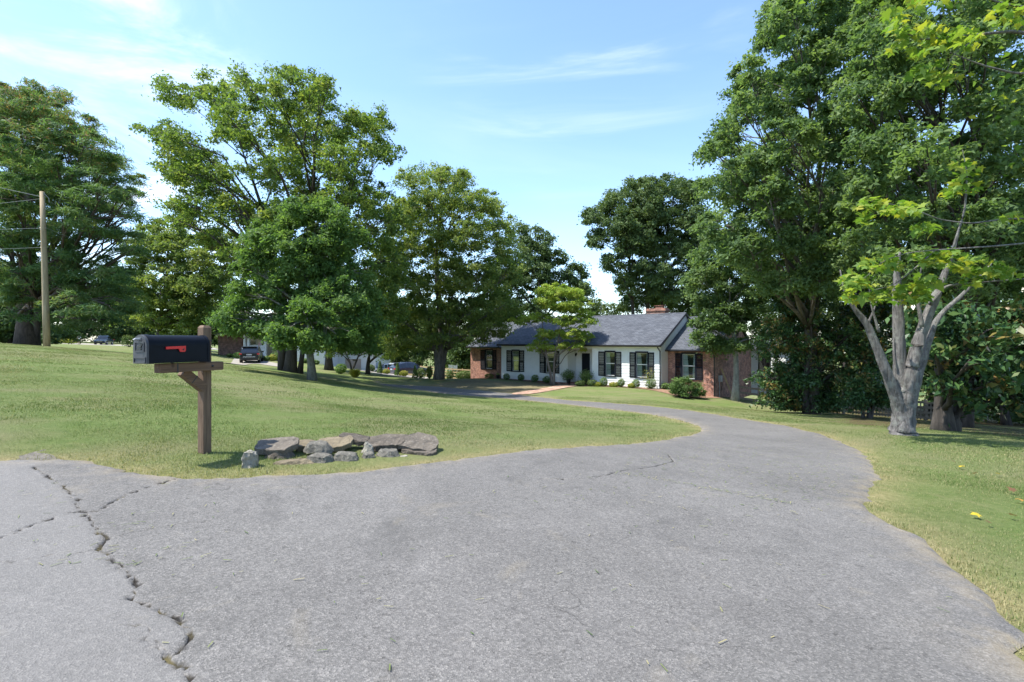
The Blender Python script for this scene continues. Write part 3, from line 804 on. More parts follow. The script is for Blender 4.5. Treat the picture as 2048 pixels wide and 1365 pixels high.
def gable_wall(name, x, y0, depth, z0, ez, rz, mat, th=0.14):
    mb = MB(); d = depth
    mb.add([(x, y0, z0), (x, y0 + d, z0), (x, y0 + d, ez), (x, y0 + d / 2, rz - 0.14), (x, y0, ez),
            (x + th, y0, z0), (x + th, y0 + d, z0), (x + th, y0 + d, ez), (x + th, y0 + d / 2, rz - 0.14), (x + th, y0, ez)],
           [(0, 1, 2, 3, 4), (9, 8, 7, 6, 5), (0, 5, 6, 1), (1, 6, 7, 2), (2, 7, 8, 3), (3, 8, 9, 4), (4, 9, 5, 0)])
    return hp(name, mb, mat)
gable_wall('gable_wall', 0.004, 0.165, DP - 0.2, SB, EZ - 0.08, RZ, M_white)
gable_wall('gable_wall', HL - 0.146, 0.165, DP - 0.2, SB, EZ - 0.08, RZ, M_white)
hp('back_wall', MB().box(0.1, HL - 0.1, DP - 0.15, DP, FZ, EZ), M_white)
# planks on the strip of gable that stands above the lower right wing roof
for k in range(28):
    lo = SB + k * ch; hi = lo + ch + 0.015
    def ylim(z): return 0.02 + max(0, (z - EZ + 0.12)) / (RZ - EZ) * (DP / 2)
    a, c = ylim(hi), min(DP / 2, max(DW + 0.45, DW + 1.0 + (lo - EZ) / (RZ - EZ) * DP / 2))
    if lo > RZ - 0.4 or c - a < 0.1: continue
    hp('siding_plank', MB().add([(-0.022, a, lo), (-0.022, c, lo), (0.002, c, lo), (0.002, a, lo), (-0.004, a, hi), (-0.004, c, hi)], [(0, 4, 5, 1), (0, 1, 2, 3), (0, 3, 4)]), M_white)
# right brick wing (x < 0) and left brick wing (x > HL)
WW = 3.47; WB = -4.07 + CAMZ - 0.5; WE = front(1400, 701.5, DW)[1] + 0.02; WR = front(1382, 634.5, 5.7)[1]
w5 = (W5['win'][0], W5['win'][1], W5['z'][0], W5['z'][1])
hp('wall', wall_piece(-WW, -0.03, WB, WE, DW, 0.16, [w5]), M_brick)
make_window(*w5[:2], *w5[2:], DW, W5['sl'], W5['sr'], 'both')
gable_wall('gable_wall', -WW - 0.003, DW + 0.163, DP - 0.2, WB, WE - 0.05, WR, M_brick)
hp('back_wall', MB().box(-WW + 0.15, -0.03, DW + DP - 0.2, DW + DP - 0.03, WB, WE), M_brick)
gable_roof('roof', -WW, -0.15, DW, DP, WE + 0.05, WR)
LW = 5.11; LB = -4.07 + CAMZ - 0.6; LEZ = front(960, 695, 1.0)[1] + 0.02; LR = WR + 0.0
wl_ = (WL['win'][0], WL['win'][1], WL['z'][0], WL['z'][1])
hp('wall', wall_piece(HL + 0.03, HL + LW, LB, LEZ, 1.0, 0.16, [wl_]), M_brick)
make_window(*wl_[:2], *wl_[2:], 1.0, WL['sl'], WL['sr'], 'none')
gable_wall('gable_wall', HL + LW - 0.137, 1.163, DP - 0.2, LB, LEZ - 0.05, LR, M_brick)
hp('back_wall', MB().box(HL + 0.03, HL + LW - 0.15, DP + 0.8, DP + 0.97, LB, LEZ), M_brick)
gable_roof('roof', HL + 0.15, HL + LW, 1.0, DP, LEZ + 0.05, LR)
for x0_, x1_, y_, z_ in ((0.2, HL - 0.2, 2.6, SB), (-WW + 0.2, -0.1, DW + 1.8, WB), (HL + 0.1, HL + LW - 0.2, 2.9, LB)):
    hp('inner_wall', MB().box(x0_, x1_, y_, y_ + 0.1, z_, EZ - 0.1), M_darkin)
hp('floor_slab', MB().box(0.2, HL - 0.2, 0.17, DP - 0.2, SB - 0.1, SB - 0.02), M_darkin)
# downspouts
for x_, y_, zt, zb in ((0.05, -0.06, EZ - 0.05, SB - 0.25), (HL + 0.07, 0.1, EZ - 0.1, SB - 0.3), (-WW + 0.03, DW - 0.06, WE - 0.05, WB + 0.5)):
    hp('downspout', MB().tube([(x_, y_ - 0.42, zt), (x_, y_ - 0.4, zt - 0.1), (x_, y_, zt - 0.35), (x_, y_, zb + 0.1), (x_, y_ - 0.15, zb)], 0.05, 6), M_trim)
# chimney on the ridge
cx0, cx1 = front(1334, 620, 4.9)[0], front(1297, 620, 4.9)[0]; czt = front(1315, 617.5, 4.9)[1]
cm = hp('chimney', MB().box(cx0, cx1, 4.5, 5.3, RZ - 0.9, czt), M_brick)
hp('chimney_crown', MB().bevel_box(cx0 - 0.07, cx1 + 0.07, 4.43, 5.37, czt - 0.24, czt - 0.1, 0.02), M_brick, cm)
cw_ = cx1 - cx0
hp('flue_cap', MB().box(cx0 + 0.18 * cw_, cx0 + 0.56 * cw_, 4.68, 5.12, czt, czt + 0.13).box(cx0 + 0.12 * cw_, cx0 + 0.62 * cw_, 4.62, 5.18, czt + 0.2, czt + 0.24).box(cx0 + 0.2 * cw_, cx0 + 0.24 * cw_, 4.7, 4.75, czt + 0.12, czt + 0.21).box(cx0 + 0.5 * cw_, cx0 + 0.54 * cw_, 4.7, 4.75, czt + 0.12, czt + 0.21), M_brick, cm)
hp('vent_pipe', MB().tube([(cx1 + 0.9, 4.7, RZ - 0.3), (cx1 + 0.9, 4.7, RZ + 0.22)], 0.05, 8), M_metalg)
# sun room behind the right wing
by = DW + DP
hp('sunroom_wall', wall_piece(-WW - 2.6, -WW, WB, WE, by, 0.12, [(-WW - 1.5, -WW - 0.55, WB + 1.4, WE - 0.25)]), M_white)
bw = hp('sunroom_window', MB().box(-WW - 1.5, -WW - 1.43, by - 0.03, by + 0.1, WB + 1.4, WE - 0.25).box(-WW - 0.62, -WW - 0.55, by - 0.03, by + 0.1, WB + 1.4, WE - 0.25).box(-WW - 1.06, -WW - 1.0, by - 0.02, by + 0.1, WB + 1.4, WE - 0.25), M_trim)
hp('pane', MB().box(-WW - 1.45, -WW - 0.6, by + 0.03, by + 0.036, WB + 1.4, WE - 0.25), M_glass, bw)
hp('sunroom_side_wall', MB().box(-WW - 2.6, -WW - 2.5, by + 0.12, by + 3, WB, WE), M_white)
hp('sunroom_inner_wall', MB().box(-WW - 2.4, -WW - 0.1, by + 1.5, by + 1.6, WB, WE - 0.1), M_darkin)
hp('sunroom_roof', MB().add([(-WW - 2.9, by - 0.3, WE), (-WW, by - 0.3, WE), (-WW, by + 3.2, WE), (-WW - 2.9, by + 3.2, WE), (-WW, by + 1.5, WE + 1.25)], [(0, 1, 4), (1, 2, 4), (2, 3, 4), (3, 0, 4), (3, 2, 1, 0)]), M_shingle)

# mulch beds and the brick path
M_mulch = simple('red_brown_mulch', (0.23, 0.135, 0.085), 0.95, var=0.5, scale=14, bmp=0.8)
def hw(x, y): v = HM @ Vector((x, y, 0)); return (v.x, v.y)
MULCH_R = [hw(*p) for p in ((RX0 - 0.2, -0.02), (0.02, -0.02), (0.02, DW), (-WW - 0.1, DW - 0.02), (-WW - 0.5, 0.6), (-WW + 0.3, -1.4), (-2.2, -2.2), (-0.8, -1.7), (1.2, -1.15), (3.0, -0.95), (RX0 - 0.2, -1.1))]
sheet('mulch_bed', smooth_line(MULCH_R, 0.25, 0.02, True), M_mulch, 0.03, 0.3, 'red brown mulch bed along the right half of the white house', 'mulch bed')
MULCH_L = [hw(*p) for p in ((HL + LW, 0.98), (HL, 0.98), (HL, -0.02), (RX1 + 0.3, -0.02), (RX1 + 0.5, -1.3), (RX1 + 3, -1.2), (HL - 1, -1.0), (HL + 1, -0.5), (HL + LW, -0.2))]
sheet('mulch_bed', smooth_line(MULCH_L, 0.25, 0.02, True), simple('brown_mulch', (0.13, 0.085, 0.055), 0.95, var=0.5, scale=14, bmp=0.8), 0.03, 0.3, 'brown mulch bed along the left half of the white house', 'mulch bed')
M_pathb = brick_mat('pale_brick_paving', (0.36, 0.22, 0.15), (0.3, 0.2, 0.14), (0.36, 0.3, 0.22))
sheet('brick_path', smooth_line(BRPATH, 0.25, 0.0, True), M_pathb, 0.034, 0.3, 'pale brick path from the driveway to the front steps', 'path')
# ================================================================ trees and plants
def quads_mesh(name, V, nper, mat, parent, var=None, tris=False):
    """V: (N*nper, 3) corners of N faces"""
    N = len(V) // nper
    me = bpy.data.meshes.new(name)
    me.vertices.add(len(V)); me.vertices.foreach_set('co', np.ascontiguousarray(V, np.float32).ravel())
    me.loops.add(len(V)); me.loops.foreach_set('vertex_index', np.arange(len(V), dtype=np.int32))
    me.polygons.add(N); me.polygons.foreach_set('loop_start', np.arange(0, len(V), nper, dtype=np.int32))
    me.update()
    if var is not None: add_attr(me, 'var', np.repeat(var, nper))
    return link_mesh(name, me, mat, parent)

def unit(v): return v / (np.linalg.norm(v, axis=1)[:, None] + 1e-9)

def leaf_quads(C, Nn, L, Wd, r, droop=0.0, T=None):
    """diamond leaves, folded a little along the midrib"""
    n = len(C)
    if T is None: T = r.normal(0, 1, (n, 3))
    T = T - Nn * (T * Nn).sum(1)[:, None]; T = unit(T)
    T[:, 2] -= droop; T = unit(T)
    B = unit(np.cross(Nn, T))
    L = np.asarray(L).reshape(-1, 1) * np.ones((n, 1)); Wd = np.asarray(Wd).reshape(-1, 1) * np.ones((n, 1))
    fold = Nn * Wd * 0.18
    V = np.empty((n, 4, 3))
    V[:, 0] = C - T * L * 0.5; V[:, 1] = C + B * Wd * 0.5 + fold - T * L * 0.06
    V[:, 2] = C + T * L * 0.5; V[:, 3] = C - B * Wd * 0.5 + fold - T * L * 0.06
    return V.reshape(-1, 3)

def leaf_tris(C, Nn, L, Wd, r, droop=0.0):
    n = len(C)
    T = r.normal(0, 1, (n, 3)); T = unit(T - Nn * (T * Nn).sum(1)[:, None]); T[:, 2] -= droop; T = unit(T)
    B = unit(np.cross(Nn, T)); L = np.asarray(L).reshape(-1, 1); Wd = np.asarray(Wd).reshape(-1, 1)
    V = np.empty((n, 3, 3))
    V[:, 0] = C - T * L * 0.35 + B * Wd * 0.5; V[:, 1] = C - T * L * 0.3 - B * Wd * 0.5; V[:, 2] = C + T * L * 0.65
    return V.reshape(-1, 3)

def make_tree(name, base, Y, r0, lobes, nleaf, leaf, mat, bark, label, cat='tree', seed=1, clump=0.55, flat=0.6, depth=None, stems=None, droop=0.25,
              upb=0.55, fill=0.55, copies=1, twigs=5, group=None, narrow=0.55, vshift=0.0, top=None, leafkind=None, base_pt=None, varf=None, trunk_top=0.62, limb_from=0.25):
    """lobes: (px, py, rx, ry[, depth offset]) of the crown's masses, in photo pixels at distance Y"""
    r = np.random.default_rng(seed)
    b0 = Vector(base_pt) if base_pt is not None else on_ground(base[0], Y)
    root = empty(name, b0, 0, label, cat, group)
    s = Y / F
    c2 = np.array([[P(l[0], l[1], Y).x, P(l[0], l[1], Y).z, l[2] * s, l[3] * s] for l in lobes])
    cxm, czm = c2[:, 0].mean(), c2[:, 1].mean()
    Rx = max(np.abs(c2[:, 0] - cxm).max(), 0.5); Rz = max(np.abs(c2[:, 1] - czm).max(), 0.5)
    D = depth if depth is not None else Rx * 0.75
    L3 = []
    for i, l in enumerate(lobes):
        x, z, a, c = c2[i]
        k = math.sqrt(max(0.12, 1 - 0.8 * (((x - cxm) / (Rx * 1.15)) ** 2 + ((z - czm) / (Rz * 1.3)) ** 2)))
        offs = [l[4]] if len(l) > 4 else [r.uniform(-0.25, 0.25) * D * k]
        if copies and len(l) <= 4:
            offs += [D * k * r.uniform(0.55, 0.95), -D * k * r.uniform(0.55, 0.95)][:copies + 0 if copies < 2 else 2]
        for j, o in enumerate(offs):
            sc = (1.0 if j == 0 else 0.85) * (Y + o) / Y
            L3.append((x * (Y + o) / Y, Y + o, CAMZ + (z - CAMZ) * (Y + o) / Y, a * sc, max(a, c) * 0.8 * sc, c * sc))
    vol = np.array([max(1e-3, (l[3] * l[5]) ** 1.0 * (l[4] ** 0.5)) for l in L3]); share = vol / vol.sum()
    Cs, Ns, Vs, cl_all = [], [], [], []
    for l, sh in zip(L3, share):
        nl = max(30, int(nleaf * (2.5 if Y > 16 else 1.3) * sh))
        cl_ = clump * 0.85
        nc = max(5, int(1.35 * l[3] * l[4] * l[5] / (cl_ ** 3) * fill) + 4)
        u = unit(r.normal(0, 1, (nc, 3))); rad = 0.4 + 0.78 * r.random(nc) ** 0.75
        cc = np.array(l[:3]) + u * rad[:, None] * np.array(l[3:6])
        cv = r.random(nc)
        cs = cl_ * r.uniform(0.5, 1.3, nc)
        idx = r.integers(0, nc, nl)
        off = r.normal(0, 0.5, (nl, 3)) * cs[idx][:, None]; off[:, 2] *= flat
        # clumps droop away from their stalk
        off[:, 2] -= 0.22 * (off[:, 0] ** 2 + off[:, 1] ** 2) / cs[idx]
        C = cc[idx] + off
        nn = r.normal(0, 0.6, (nl, 3)) + u[idx] * 0.35; nn[:, 2] += upb
        Cs.append(C); Ns.append(unit(nn)); cl_all.append((np.array(l[:3]), cc))
        v = 0.5 * cv[idx] + 0.5 * r.random(nl)
        Vs.append(v)
    C = np.concatenate(Cs); Nn = np.concatenate(Ns); var = np.concatenate(Vs)
    k = C[:, 2] > b0.z + 4
    lo_ = ~k
    if lo_.any(): k[lo_] = C[lo_, 2] > H(C[lo_, 0], C[lo_, 1]) + 0.15
    C, Nn, var = C[k], Nn[k], var[k]
    if varf is not None: var = np.clip(varf(C, var, r), 0, 1)
    sz = leaf * (0.8 if Y > 16 else 1.1) * r.uniform(0.65, 1.3, len(C))
    if Y > 16:
        V = leaf_tris(C, Nn, sz, sz * max(narrow, 0.12) * 1.15, r, droop) - np.array(b0)
        crown = quads_mesh('crown', V, 3, mat, root, var)
    else:
        V = leaf_quads(C, Nn, sz, sz * narrow, r, droop) - np.array(b0)
        crown = quads_mesh('crown', V, 4, mat, root, var)
    # trunk, limbs, twigs
    tb = MB()
    ztop = CAMZ + (CY - (top if top is not None else (min(l[1] - l[3] * 0.3 for l in lobes)))) / F * Y
    H_ = ztop - b0.z
    st = stems or [((0, 0), (cxm - b0.x) * 0.7, 1.0, 1.0)]
    paths = []
    for (ox, oy), lean, hf, rf in st:
        pts, rr = [], []
        n = 9
        for i in range(n + 1):
            t_ = i / n * hf * trunk_top / 0.62 * 0.85
            w = Vector((ox + lean * t_ ** 1.4 + 0.015 * H_ * math.sin(t_ * 7 + seed), oy + 0.012 * H_ * math.sin(t_ * 5 + seed * 2), -0.25 + H_ * t_ + (0.25 if i else 0)))
            pts.append(w)
            fl = 1 + 0.5 * math.exp(-t_ * H_ / (r0 * 1.4 + 0.05))
            rr.append(max(0.02, r0 * rf * fl * (1 - i / n) ** 0.85 + 0.02))
        tb.tube(pts, rr, 12)
        paths.append((pts, rr))
    for (lc, cc), l in zip(cl_all, L3):
        q = Vector(lc) - b0
        pts, rr = paths[int(np.argmin([(p[-1] - q).length for p, _ in paths]))] if len(paths) > 1 else paths[0]
        # join low on the trunk and rise to the mass
        best = min(range(max(2, int(limb_from * 9)), len(pts)), key=lambda i: abs((q.z - pts[i].z) - 0.75 * math.hypot(q.x - pts[i].x, q.y - pts[i].y)) + (0 if pts[i].z < q.z else 3))
        p0 = pts[best]; ra = min(rr[best] * 0.62, 0.03 + 0.02 * (q - p0).length)
        mid = p0.lerp(q, 0.5) + Vector((0, 0, 0.07 * (q - p0).length)) + Vector(r.normal(0, 0.05, 3)) * (q - p0).length
        tb.tube([p0, p0.lerp(mid, 0.5) + Vector(r.normal(0, 0.03, 3)) * (q - p0).length, mid, mid.lerp(q, 0.55), q], [ra, ra * 0.82, ra * 0.62, ra * 0.42, ra * 0.25], 6)
        for j in r.permutation(len(cc))[:twigs]:
            e = Vector(cc[j]) - b0
            s0 = mid.lerp(q, r.uniform(0.2, 1.0))
            tb.tube([s0, s0.lerp(e, 0.5) + Vector((0, 0, 0.08 * (e - s0).length)), e], [ra * 0.3, ra * 0.2, 0.008], 4, False)
    tr = tb.build('trunk', bark, root, True)
    return root

# palettes: dark to light, as the leaves are in themselves
def pal(*c): return [(i / (len(c) - 1), x) for i, x in enumerate(c)]
L_oak = leaf_mat('oak_leaves', pal((0.075, 0.13, 0.036), (0.115, 0.182, 0.05), (0.17, 0.236, 0.062), (0.265, 0.29, 0.075)))
L_lime = leaf_mat('lawn_tree_leaves', pal((0.07, 0.135, 0.04), (0.1, 0.18, 0.055), (0.135, 0.222, 0.068), (0.18, 0.265, 0.09)))
L_yel = leaf_mat('yellowing_leaves', pal((0.09, 0.15, 0.042), (0.138, 0.205, 0.06), (0.205, 0.26, 0.08), (0.3, 0.32, 0.11)))
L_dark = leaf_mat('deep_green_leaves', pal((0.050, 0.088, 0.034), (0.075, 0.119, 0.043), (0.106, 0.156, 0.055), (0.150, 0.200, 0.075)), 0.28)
L_elm = leaf_mat('mid_green_leaves', pal((0.08, 0.138, 0.062), (0.118, 0.19, 0.078), (0.16, 0.238, 0.096), (0.22, 0.29, 0.125)))
L_pine = leaf_mat('pine_needles', pal((0.062, 0.125, 0.053), (0.098, 0.175, 0.073), (0.156, 0.244, 0.094), (0.250, 0.163, 0.081)), 0.4)
L_dog = leaf_mat('pale_yellow_green_leaves', pal((0.17, 0.26, 0.04), (0.24, 0.34, 0.06), (0.32, 0.41, 0.09), (0.46, 0.42, 0.13)), 0.5)
L_mag = leaf_mat('glossy_magnolia_leaves', pal((0.023, 0.051, 0.022), (0.039, 0.084, 0.030), (0.065, 0.121, 0.035), (0.259, 0.138, 0.049)), 0.12, 0.28)
L_wood = leaf_mat('dark_wood_leaves', pal((0.037, 0.069, 0.025), (0.062, 0.106, 0.035), (0.100, 0.150, 0.045), (0.150, 0.200, 0.056)), 0.3)  # dark green leaf colour of the background trees and low bushes
L_box = leaf_mat('box_leaves', pal((0.041, 0.083, 0.026), (0.075, 0.133, 0.037), (0.125, 0.200, 0.059), (0.184, 0.267, 0.083)), 0.25, 0.45)
L_gold = leaf_mat('golden_green_leaves', pal((0.138, 0.196, 0.023), (0.207, 0.253, 0.034), (0.299, 0.322, 0.057), (0.345, 0.230, 0.115)), 0.4)
B_grey = bark_mat('grey_bark', (0.05, 0.043, 0.037), (0.17, 0.15, 0.13), 7)
B_dark = bark_mat('dark_bark', (0.022, 0.018, 0.015), (0.075, 0.062, 0.052), 7)
B_pale = bark_mat('pale_smooth_bark', (0.13, 0.12, 0.105), (0.3, 0.29, 0.26), 9, (0.32, 0.34, 0.3), 0.5)
B_lawn = bark_mat('grey_green_bark', (0.06, 0.055, 0.045), (0.16, 0.155, 0.125), 9, (0.17, 0.18, 0.14), 0.6)
B_pine = bark_mat('pine_bark', (0.035, 0.025, 0.02), (0.12, 0.09, 0.075), 6)

def cones(C, v, r):      # brown cones among the upper right needles
    t_ = np.clip((C[:, 2] - 12) / 6, 0, 1)
    return np.where(r.random(len(C)) < 0.22 * t_, 1.0, np.minimum(v, 0.82) * 0.95)
make_tree('pine_tree', (55, 690), 38, 0.55, [(10, 200, 55, 30), (70, 210, 60, 36), (125, 190, 22, 16), (110, 250, 70, 36), (40, 290, 90, 40), (170, 290, 55, 32), (215, 330, 55, 26), (235, 365, 40, 20), (120, 350, 90, 38), (30, 390, 80, 40),
      (200, 400, 70, 26), (255, 395, 32, 16), (262, 432, 24, 12), (130, 440, 60, 26), (20, 470, 60, 36), (250, 470, 40, 14), (190, 455, 40, 18), (110, 520, 50, 28), (40, 545, 60, 30), (170, 560, 75, 32), (230, 545, 45, 22), (60, 590, 55, 26), (140, 610, 70, 26), (215, 610, 60, 24), (240, 585, 40, 18), (265, 500, 30, 12),
      (50, 320, 55, 34, -4.5), (70, 420, 60, 34, -4.5), (30, 490, 60, 32, -4), (170, 505, 60, 26, -3), (200, 575, 70, 28, -4), (110, 470, 50, 26, -4.5), (80, 240, 50, 30, -3), (60, 620, 50, 20, -4.5), (200, 640, 60, 18, -3), (-60, 260, 80, 60), (-80, 400, 80, 60), (-70, 540, 80, 50)], 86000, 0.52, L_pine, B_pine, 'tall dark pine tree with brown cones behind the utility pole', seed=3, clump=0.75, flat=0.38, narrow=0.13, upb=0.8, droop=0.0, copies=2, depth=8, twigs=4,
      stems=[((0, 0), -0.6, 1.0, 1.0), ((-0.4, 0.2), -4.2, 0.55, 0.55), ((0.3, 0.2), 7.5, 0.72, 0.5)], varf=cones, fill=0.5)
make_tree('shade_tree', (590, 745), 33, 0.33, [(350, 185, 40, 30), (322, 265, 38, 30), (375, 300, 55, 36), (430, 185, 36, 42), (470, 250, 55, 45), (480, 155, 28, 20), (540, 185, 48, 45), (570, 145, 28, 16), (620, 185, 42, 45), (590, 260, 65, 45), (655, 180, 22, 30), (685, 250, 50, 40), (745, 255, 34, 38), (755, 300, 42, 26), (680, 325, 60, 36), (560, 340, 60, 42), (420, 350, 60, 38), (350, 345, 40, 24),
      (390, 410, 55, 26), (355, 440, 36, 18), (470, 420, 50, 36), (620, 400, 70, 36), (720, 385, 55, 40), (765, 440, 45, 45), (420, 470, 40, 20), (560, 440, 55, 40), (690, 470, 60, 40), (480, 500, 50, 30), (770, 520, 50, 50), (650, 540, 70, 40), (770, 600, 50, 50), (700, 610, 50, 40), (540, 560, 60, 40)],
      56000, 0.235, L_oak, B_dark, 'tallest broad shade tree with dark double trunk on the left lawn', seed=5, clump=0.62, depth=7.5, copies=2, twigs=7, stems=[((0, 0), 2.2, 1.0, 1.0), ((-0.62, 0.4), -4.5, 0.95, 0.7), ((0.6, 0.1), 6.0, 0.8, 0.45)], fill=0.5)
make_tree('lawn_tree', (620, 760), 25, 0.175, [(598, 425, 34, 26), (555, 440, 34, 26), (640, 415, 24, 20), (668, 440, 30, 26), (520, 470, 30, 26), (610, 475, 50, 36), (690, 490, 36, 34), (560, 510, 45, 34), (505, 535, 34, 28), (640, 540, 50, 34), (715, 540, 26, 34), (490, 590, 40, 26), (565, 585, 50, 34), (690, 590, 45, 34), (735, 600, 24, 30), (620, 615, 50, 34), (480, 640, 42, 20), (545, 650, 50, 24), (725, 650, 36, 30), (660, 660, 45, 24), (595, 678, 40, 18), (735, 690, 24, 18), (460, 625, 20, 14), (700, 690, 30, 14), (615, 640, 45, 34, -2.2), (565, 668, 42, 22, -2.0), (672, 668, 42, 24, -1.8), (625, 684, 36, 14, -1.5), (495, 655, 34, 14)],
      52000, 0.19, L_lime, B_lawn, 'round green tree with pale slim trunk on the sloping lawn', seed=8, clump=0.5, depth=3.0, copies=1, twigs=7, fill=0.5, trunk_top=0.55, limb_from=0.45)
make_tree('maple_tree', (874, 763), 43, 0.36, [(830, 355, 36, 24), (880, 345, 22, 16), (905, 365, 40, 30), (930, 350, 14, 16), (860, 410, 60, 36), (945, 405, 45, 32), (985, 410, 26, 22), (805, 430, 40, 40), (790, 500, 40, 45), (860, 480, 60, 40), (940, 470, 55, 40), (1005, 450, 28, 30), (1010, 500, 30, 36), (815, 570, 55, 42), (890, 550, 60, 42), (965, 550, 55, 42), (1020, 545, 26, 30), (800, 640, 50, 38), (870, 620, 60, 36), (950, 620, 60, 36), (1010, 610, 36, 30), (790, 690, 36, 24), (930, 670, 50, 24), (985, 660, 36, 20), (850, 680, 45, 22)],
      58000, 0.235, L_yel, B_grey, 'broad maple tree with thick grey trunk left of the white house', seed=13, clump=0.6, depth=5.0, copies=2, twigs=6, trunk_top=0.6, stems=[((0, 0), 0.5, 1.0, 1.0), ((-0.2, 0), -4.0, 0.75, 0.45), ((0.2, 0.1), 4.0, 0.75, 0.45)], fill=0.5)
make_tree('yellow_green_tree', (320, 690), 62, 0.3, [(330, 460, 45, 30), (290, 500, 36, 36), (360, 510, 60, 45), (430, 500, 40, 45), (265, 560, 30, 36), (320, 570, 55, 40), (400, 580, 60, 45), (440, 570, 36, 40), (280, 620, 40, 30), (350, 630, 60, 32), (420, 640, 50, 28)],
      34000, 0.36, L_yel, B_dark, 'yellow green tree far behind the mailbox and beside the pine', seed=17, clump=0.9, depth=6, copies=1, twigs=4)
make_tree('dogwood_tree', (1102, 769), 40.2, 0.1, [(1108, 580, 34, 16), (1150, 590, 26, 14), (1092, 602, 28, 12), (1150, 615, 34, 14), (1125, 612, 26, 10), (1048, 640, 26, 9), (1082, 634, 26, 9), (1120, 640, 36, 11), (1165, 640, 26, 14), (1085, 672, 26, 13), (1070, 690, 16, 8), (1140, 665, 34, 11), (1172, 672, 16, 11), (1148, 694, 28, 12), (1075, 700, 18, 8), (1100, 690, 14, 9)],
      13000, 0.185, L_dog, B_grey, 'small bright yellow green tree in front of the white siding', seed=21, clump=0.42, flat=0.35, depth=1.8, copies=1, twigs=6, stems=[((0, 0), -1.4, 0.8, 1.0), ((0.12, 0), 1.6, 0.9, 0.85)], fill=0.6)
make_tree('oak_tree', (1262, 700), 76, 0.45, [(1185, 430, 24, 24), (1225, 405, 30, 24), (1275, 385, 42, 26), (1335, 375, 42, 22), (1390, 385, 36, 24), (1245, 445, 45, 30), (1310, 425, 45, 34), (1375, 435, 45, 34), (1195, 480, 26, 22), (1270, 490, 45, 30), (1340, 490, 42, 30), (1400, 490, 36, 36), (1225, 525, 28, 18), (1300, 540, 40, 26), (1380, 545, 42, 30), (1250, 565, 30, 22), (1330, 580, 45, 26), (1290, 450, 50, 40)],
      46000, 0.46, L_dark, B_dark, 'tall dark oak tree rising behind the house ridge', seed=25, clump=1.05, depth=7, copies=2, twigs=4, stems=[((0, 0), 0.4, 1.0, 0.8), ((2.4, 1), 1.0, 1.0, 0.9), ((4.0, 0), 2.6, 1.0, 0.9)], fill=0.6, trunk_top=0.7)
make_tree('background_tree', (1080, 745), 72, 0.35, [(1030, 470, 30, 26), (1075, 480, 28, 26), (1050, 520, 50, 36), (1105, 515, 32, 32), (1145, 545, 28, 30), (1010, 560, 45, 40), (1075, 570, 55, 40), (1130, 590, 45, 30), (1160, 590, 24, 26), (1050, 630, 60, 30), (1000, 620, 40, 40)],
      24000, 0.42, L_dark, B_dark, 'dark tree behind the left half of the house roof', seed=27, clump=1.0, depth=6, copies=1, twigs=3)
make_tree('background_tree', (1200, 745), 80, 0.25, [(1195, 612, 26, 16), (1225, 620, 30, 14), (1180, 625, 24, 12), (1290, 590, 50, 20), (1340, 600, 50, 24), (1390, 605, 45, 36), (1260, 612, 30, 14)],
      9000, 0.4, L_wood, B_dark, 'low tree showing just above the house ridge', seed=29, clump=0.9, depth=5, copies=1, twigs=3)
make_tree('slender_tree', (1470, 799), 34, 0.2, [(1415, 600, 36, 30), (1465, 570, 45, 38), (1445, 630, 45, 30), (1420, 660, 40, 22), (1402, 688, 22, 12), (1485, 640, 45, 32), (1470, 690, 40, 14), (1520, 600, 40, 38), (1440, 690, 36, 14), (1395, 560, 28, 36), (1520, 680, 24, 16), (1530, 540, 40, 40), (1430, 520, 45, 40)],
      24000, 0.22, L_elm, B_pale, 'tree with straight pale trunk beside the brick side wall', seed=31, clump=0.55, depth=2.6, copies=1, twigs=6, trunk_top=0.62, limb_from=0.5)
make_tree('tall_elm', (1640, 830), 27, 0.2, [(1425, 300, 30, 22), (1455, 270, 36, 30), (1475, 210, 34, 30), (1500, 150, 30, 40), (1540, 190, 50, 45), (1560, 60, 45, 45), (1590, 20, 45, 40), (1500, 330, 55, 45), (1580, 280, 60, 50), (1450, 370, 45, 36), (1540, 400, 70, 50), (1620, 140, 60, 55), (1670, 50, 55, 55), (1660, 270, 65, 55), (1450, 450, 50, 40), (1500, 500, 60, 45), (1600, 470, 70, 55), (1680, 400, 60, 55), (1570, 560, 60, 40), (1640, 560, 50, 45), (1600, -60, 80, 50), (1700, -40, 70, 60)],
      82000, 0.23, L_elm, B_grey, 'very tall leafy tree filling the upper right against the sky', seed=35, clump=0.55, depth=6.5, copies=2, twigs=7, fill=0.5, stems=[((0, 0), -1.0, 1.0, 1.0), ((0.3, 0.3), 1.2, 1.0, 0.8)])
make_tree('tall_elm', (1930, 850), 21, 0.18, [(1740, 110, 60, 60), (1800, 60, 60, 60), (1830, 190, 70, 60), (1900, 100, 70, 70), (1980, 60, 70, 60), (1990, 200, 70, 70), (1760, 270, 65, 55), (1850, 320, 70, 60), (1950, 320, 70, 60), (2040, 300, 60, 70), (1740, 380, 60, 55), (1830, 430, 70, 55), (1930, 440, 70, 60), (2020, 430, 60, 60), (1720, 490, 60, 50), (1800, 530, 70, 50), (1900, 550, 70, 50), (2000, 550, 60, 60), (2080, 180, 70, 90), (2090, 480, 70, 90), (1870, -60, 120, 60), (2020, -60, 100, 60), (1715, 190, 55, 60), (1740, 30, 60, 50), (1790, 150, 60, 60), (1735, 320, 55, 50)],
      80000, 0.22, L_elm, B_dark, 'tall shady tree at the right edge behind the pale trunked maple', seed=37, clump=0.5, depth=6.0, copies=2, twigs=5, fill=0.5, stems=[((0, 0), -1.0, 1.0, 1.0), ((0.3, 0.4), 1.5, 1.0, 0.8)])
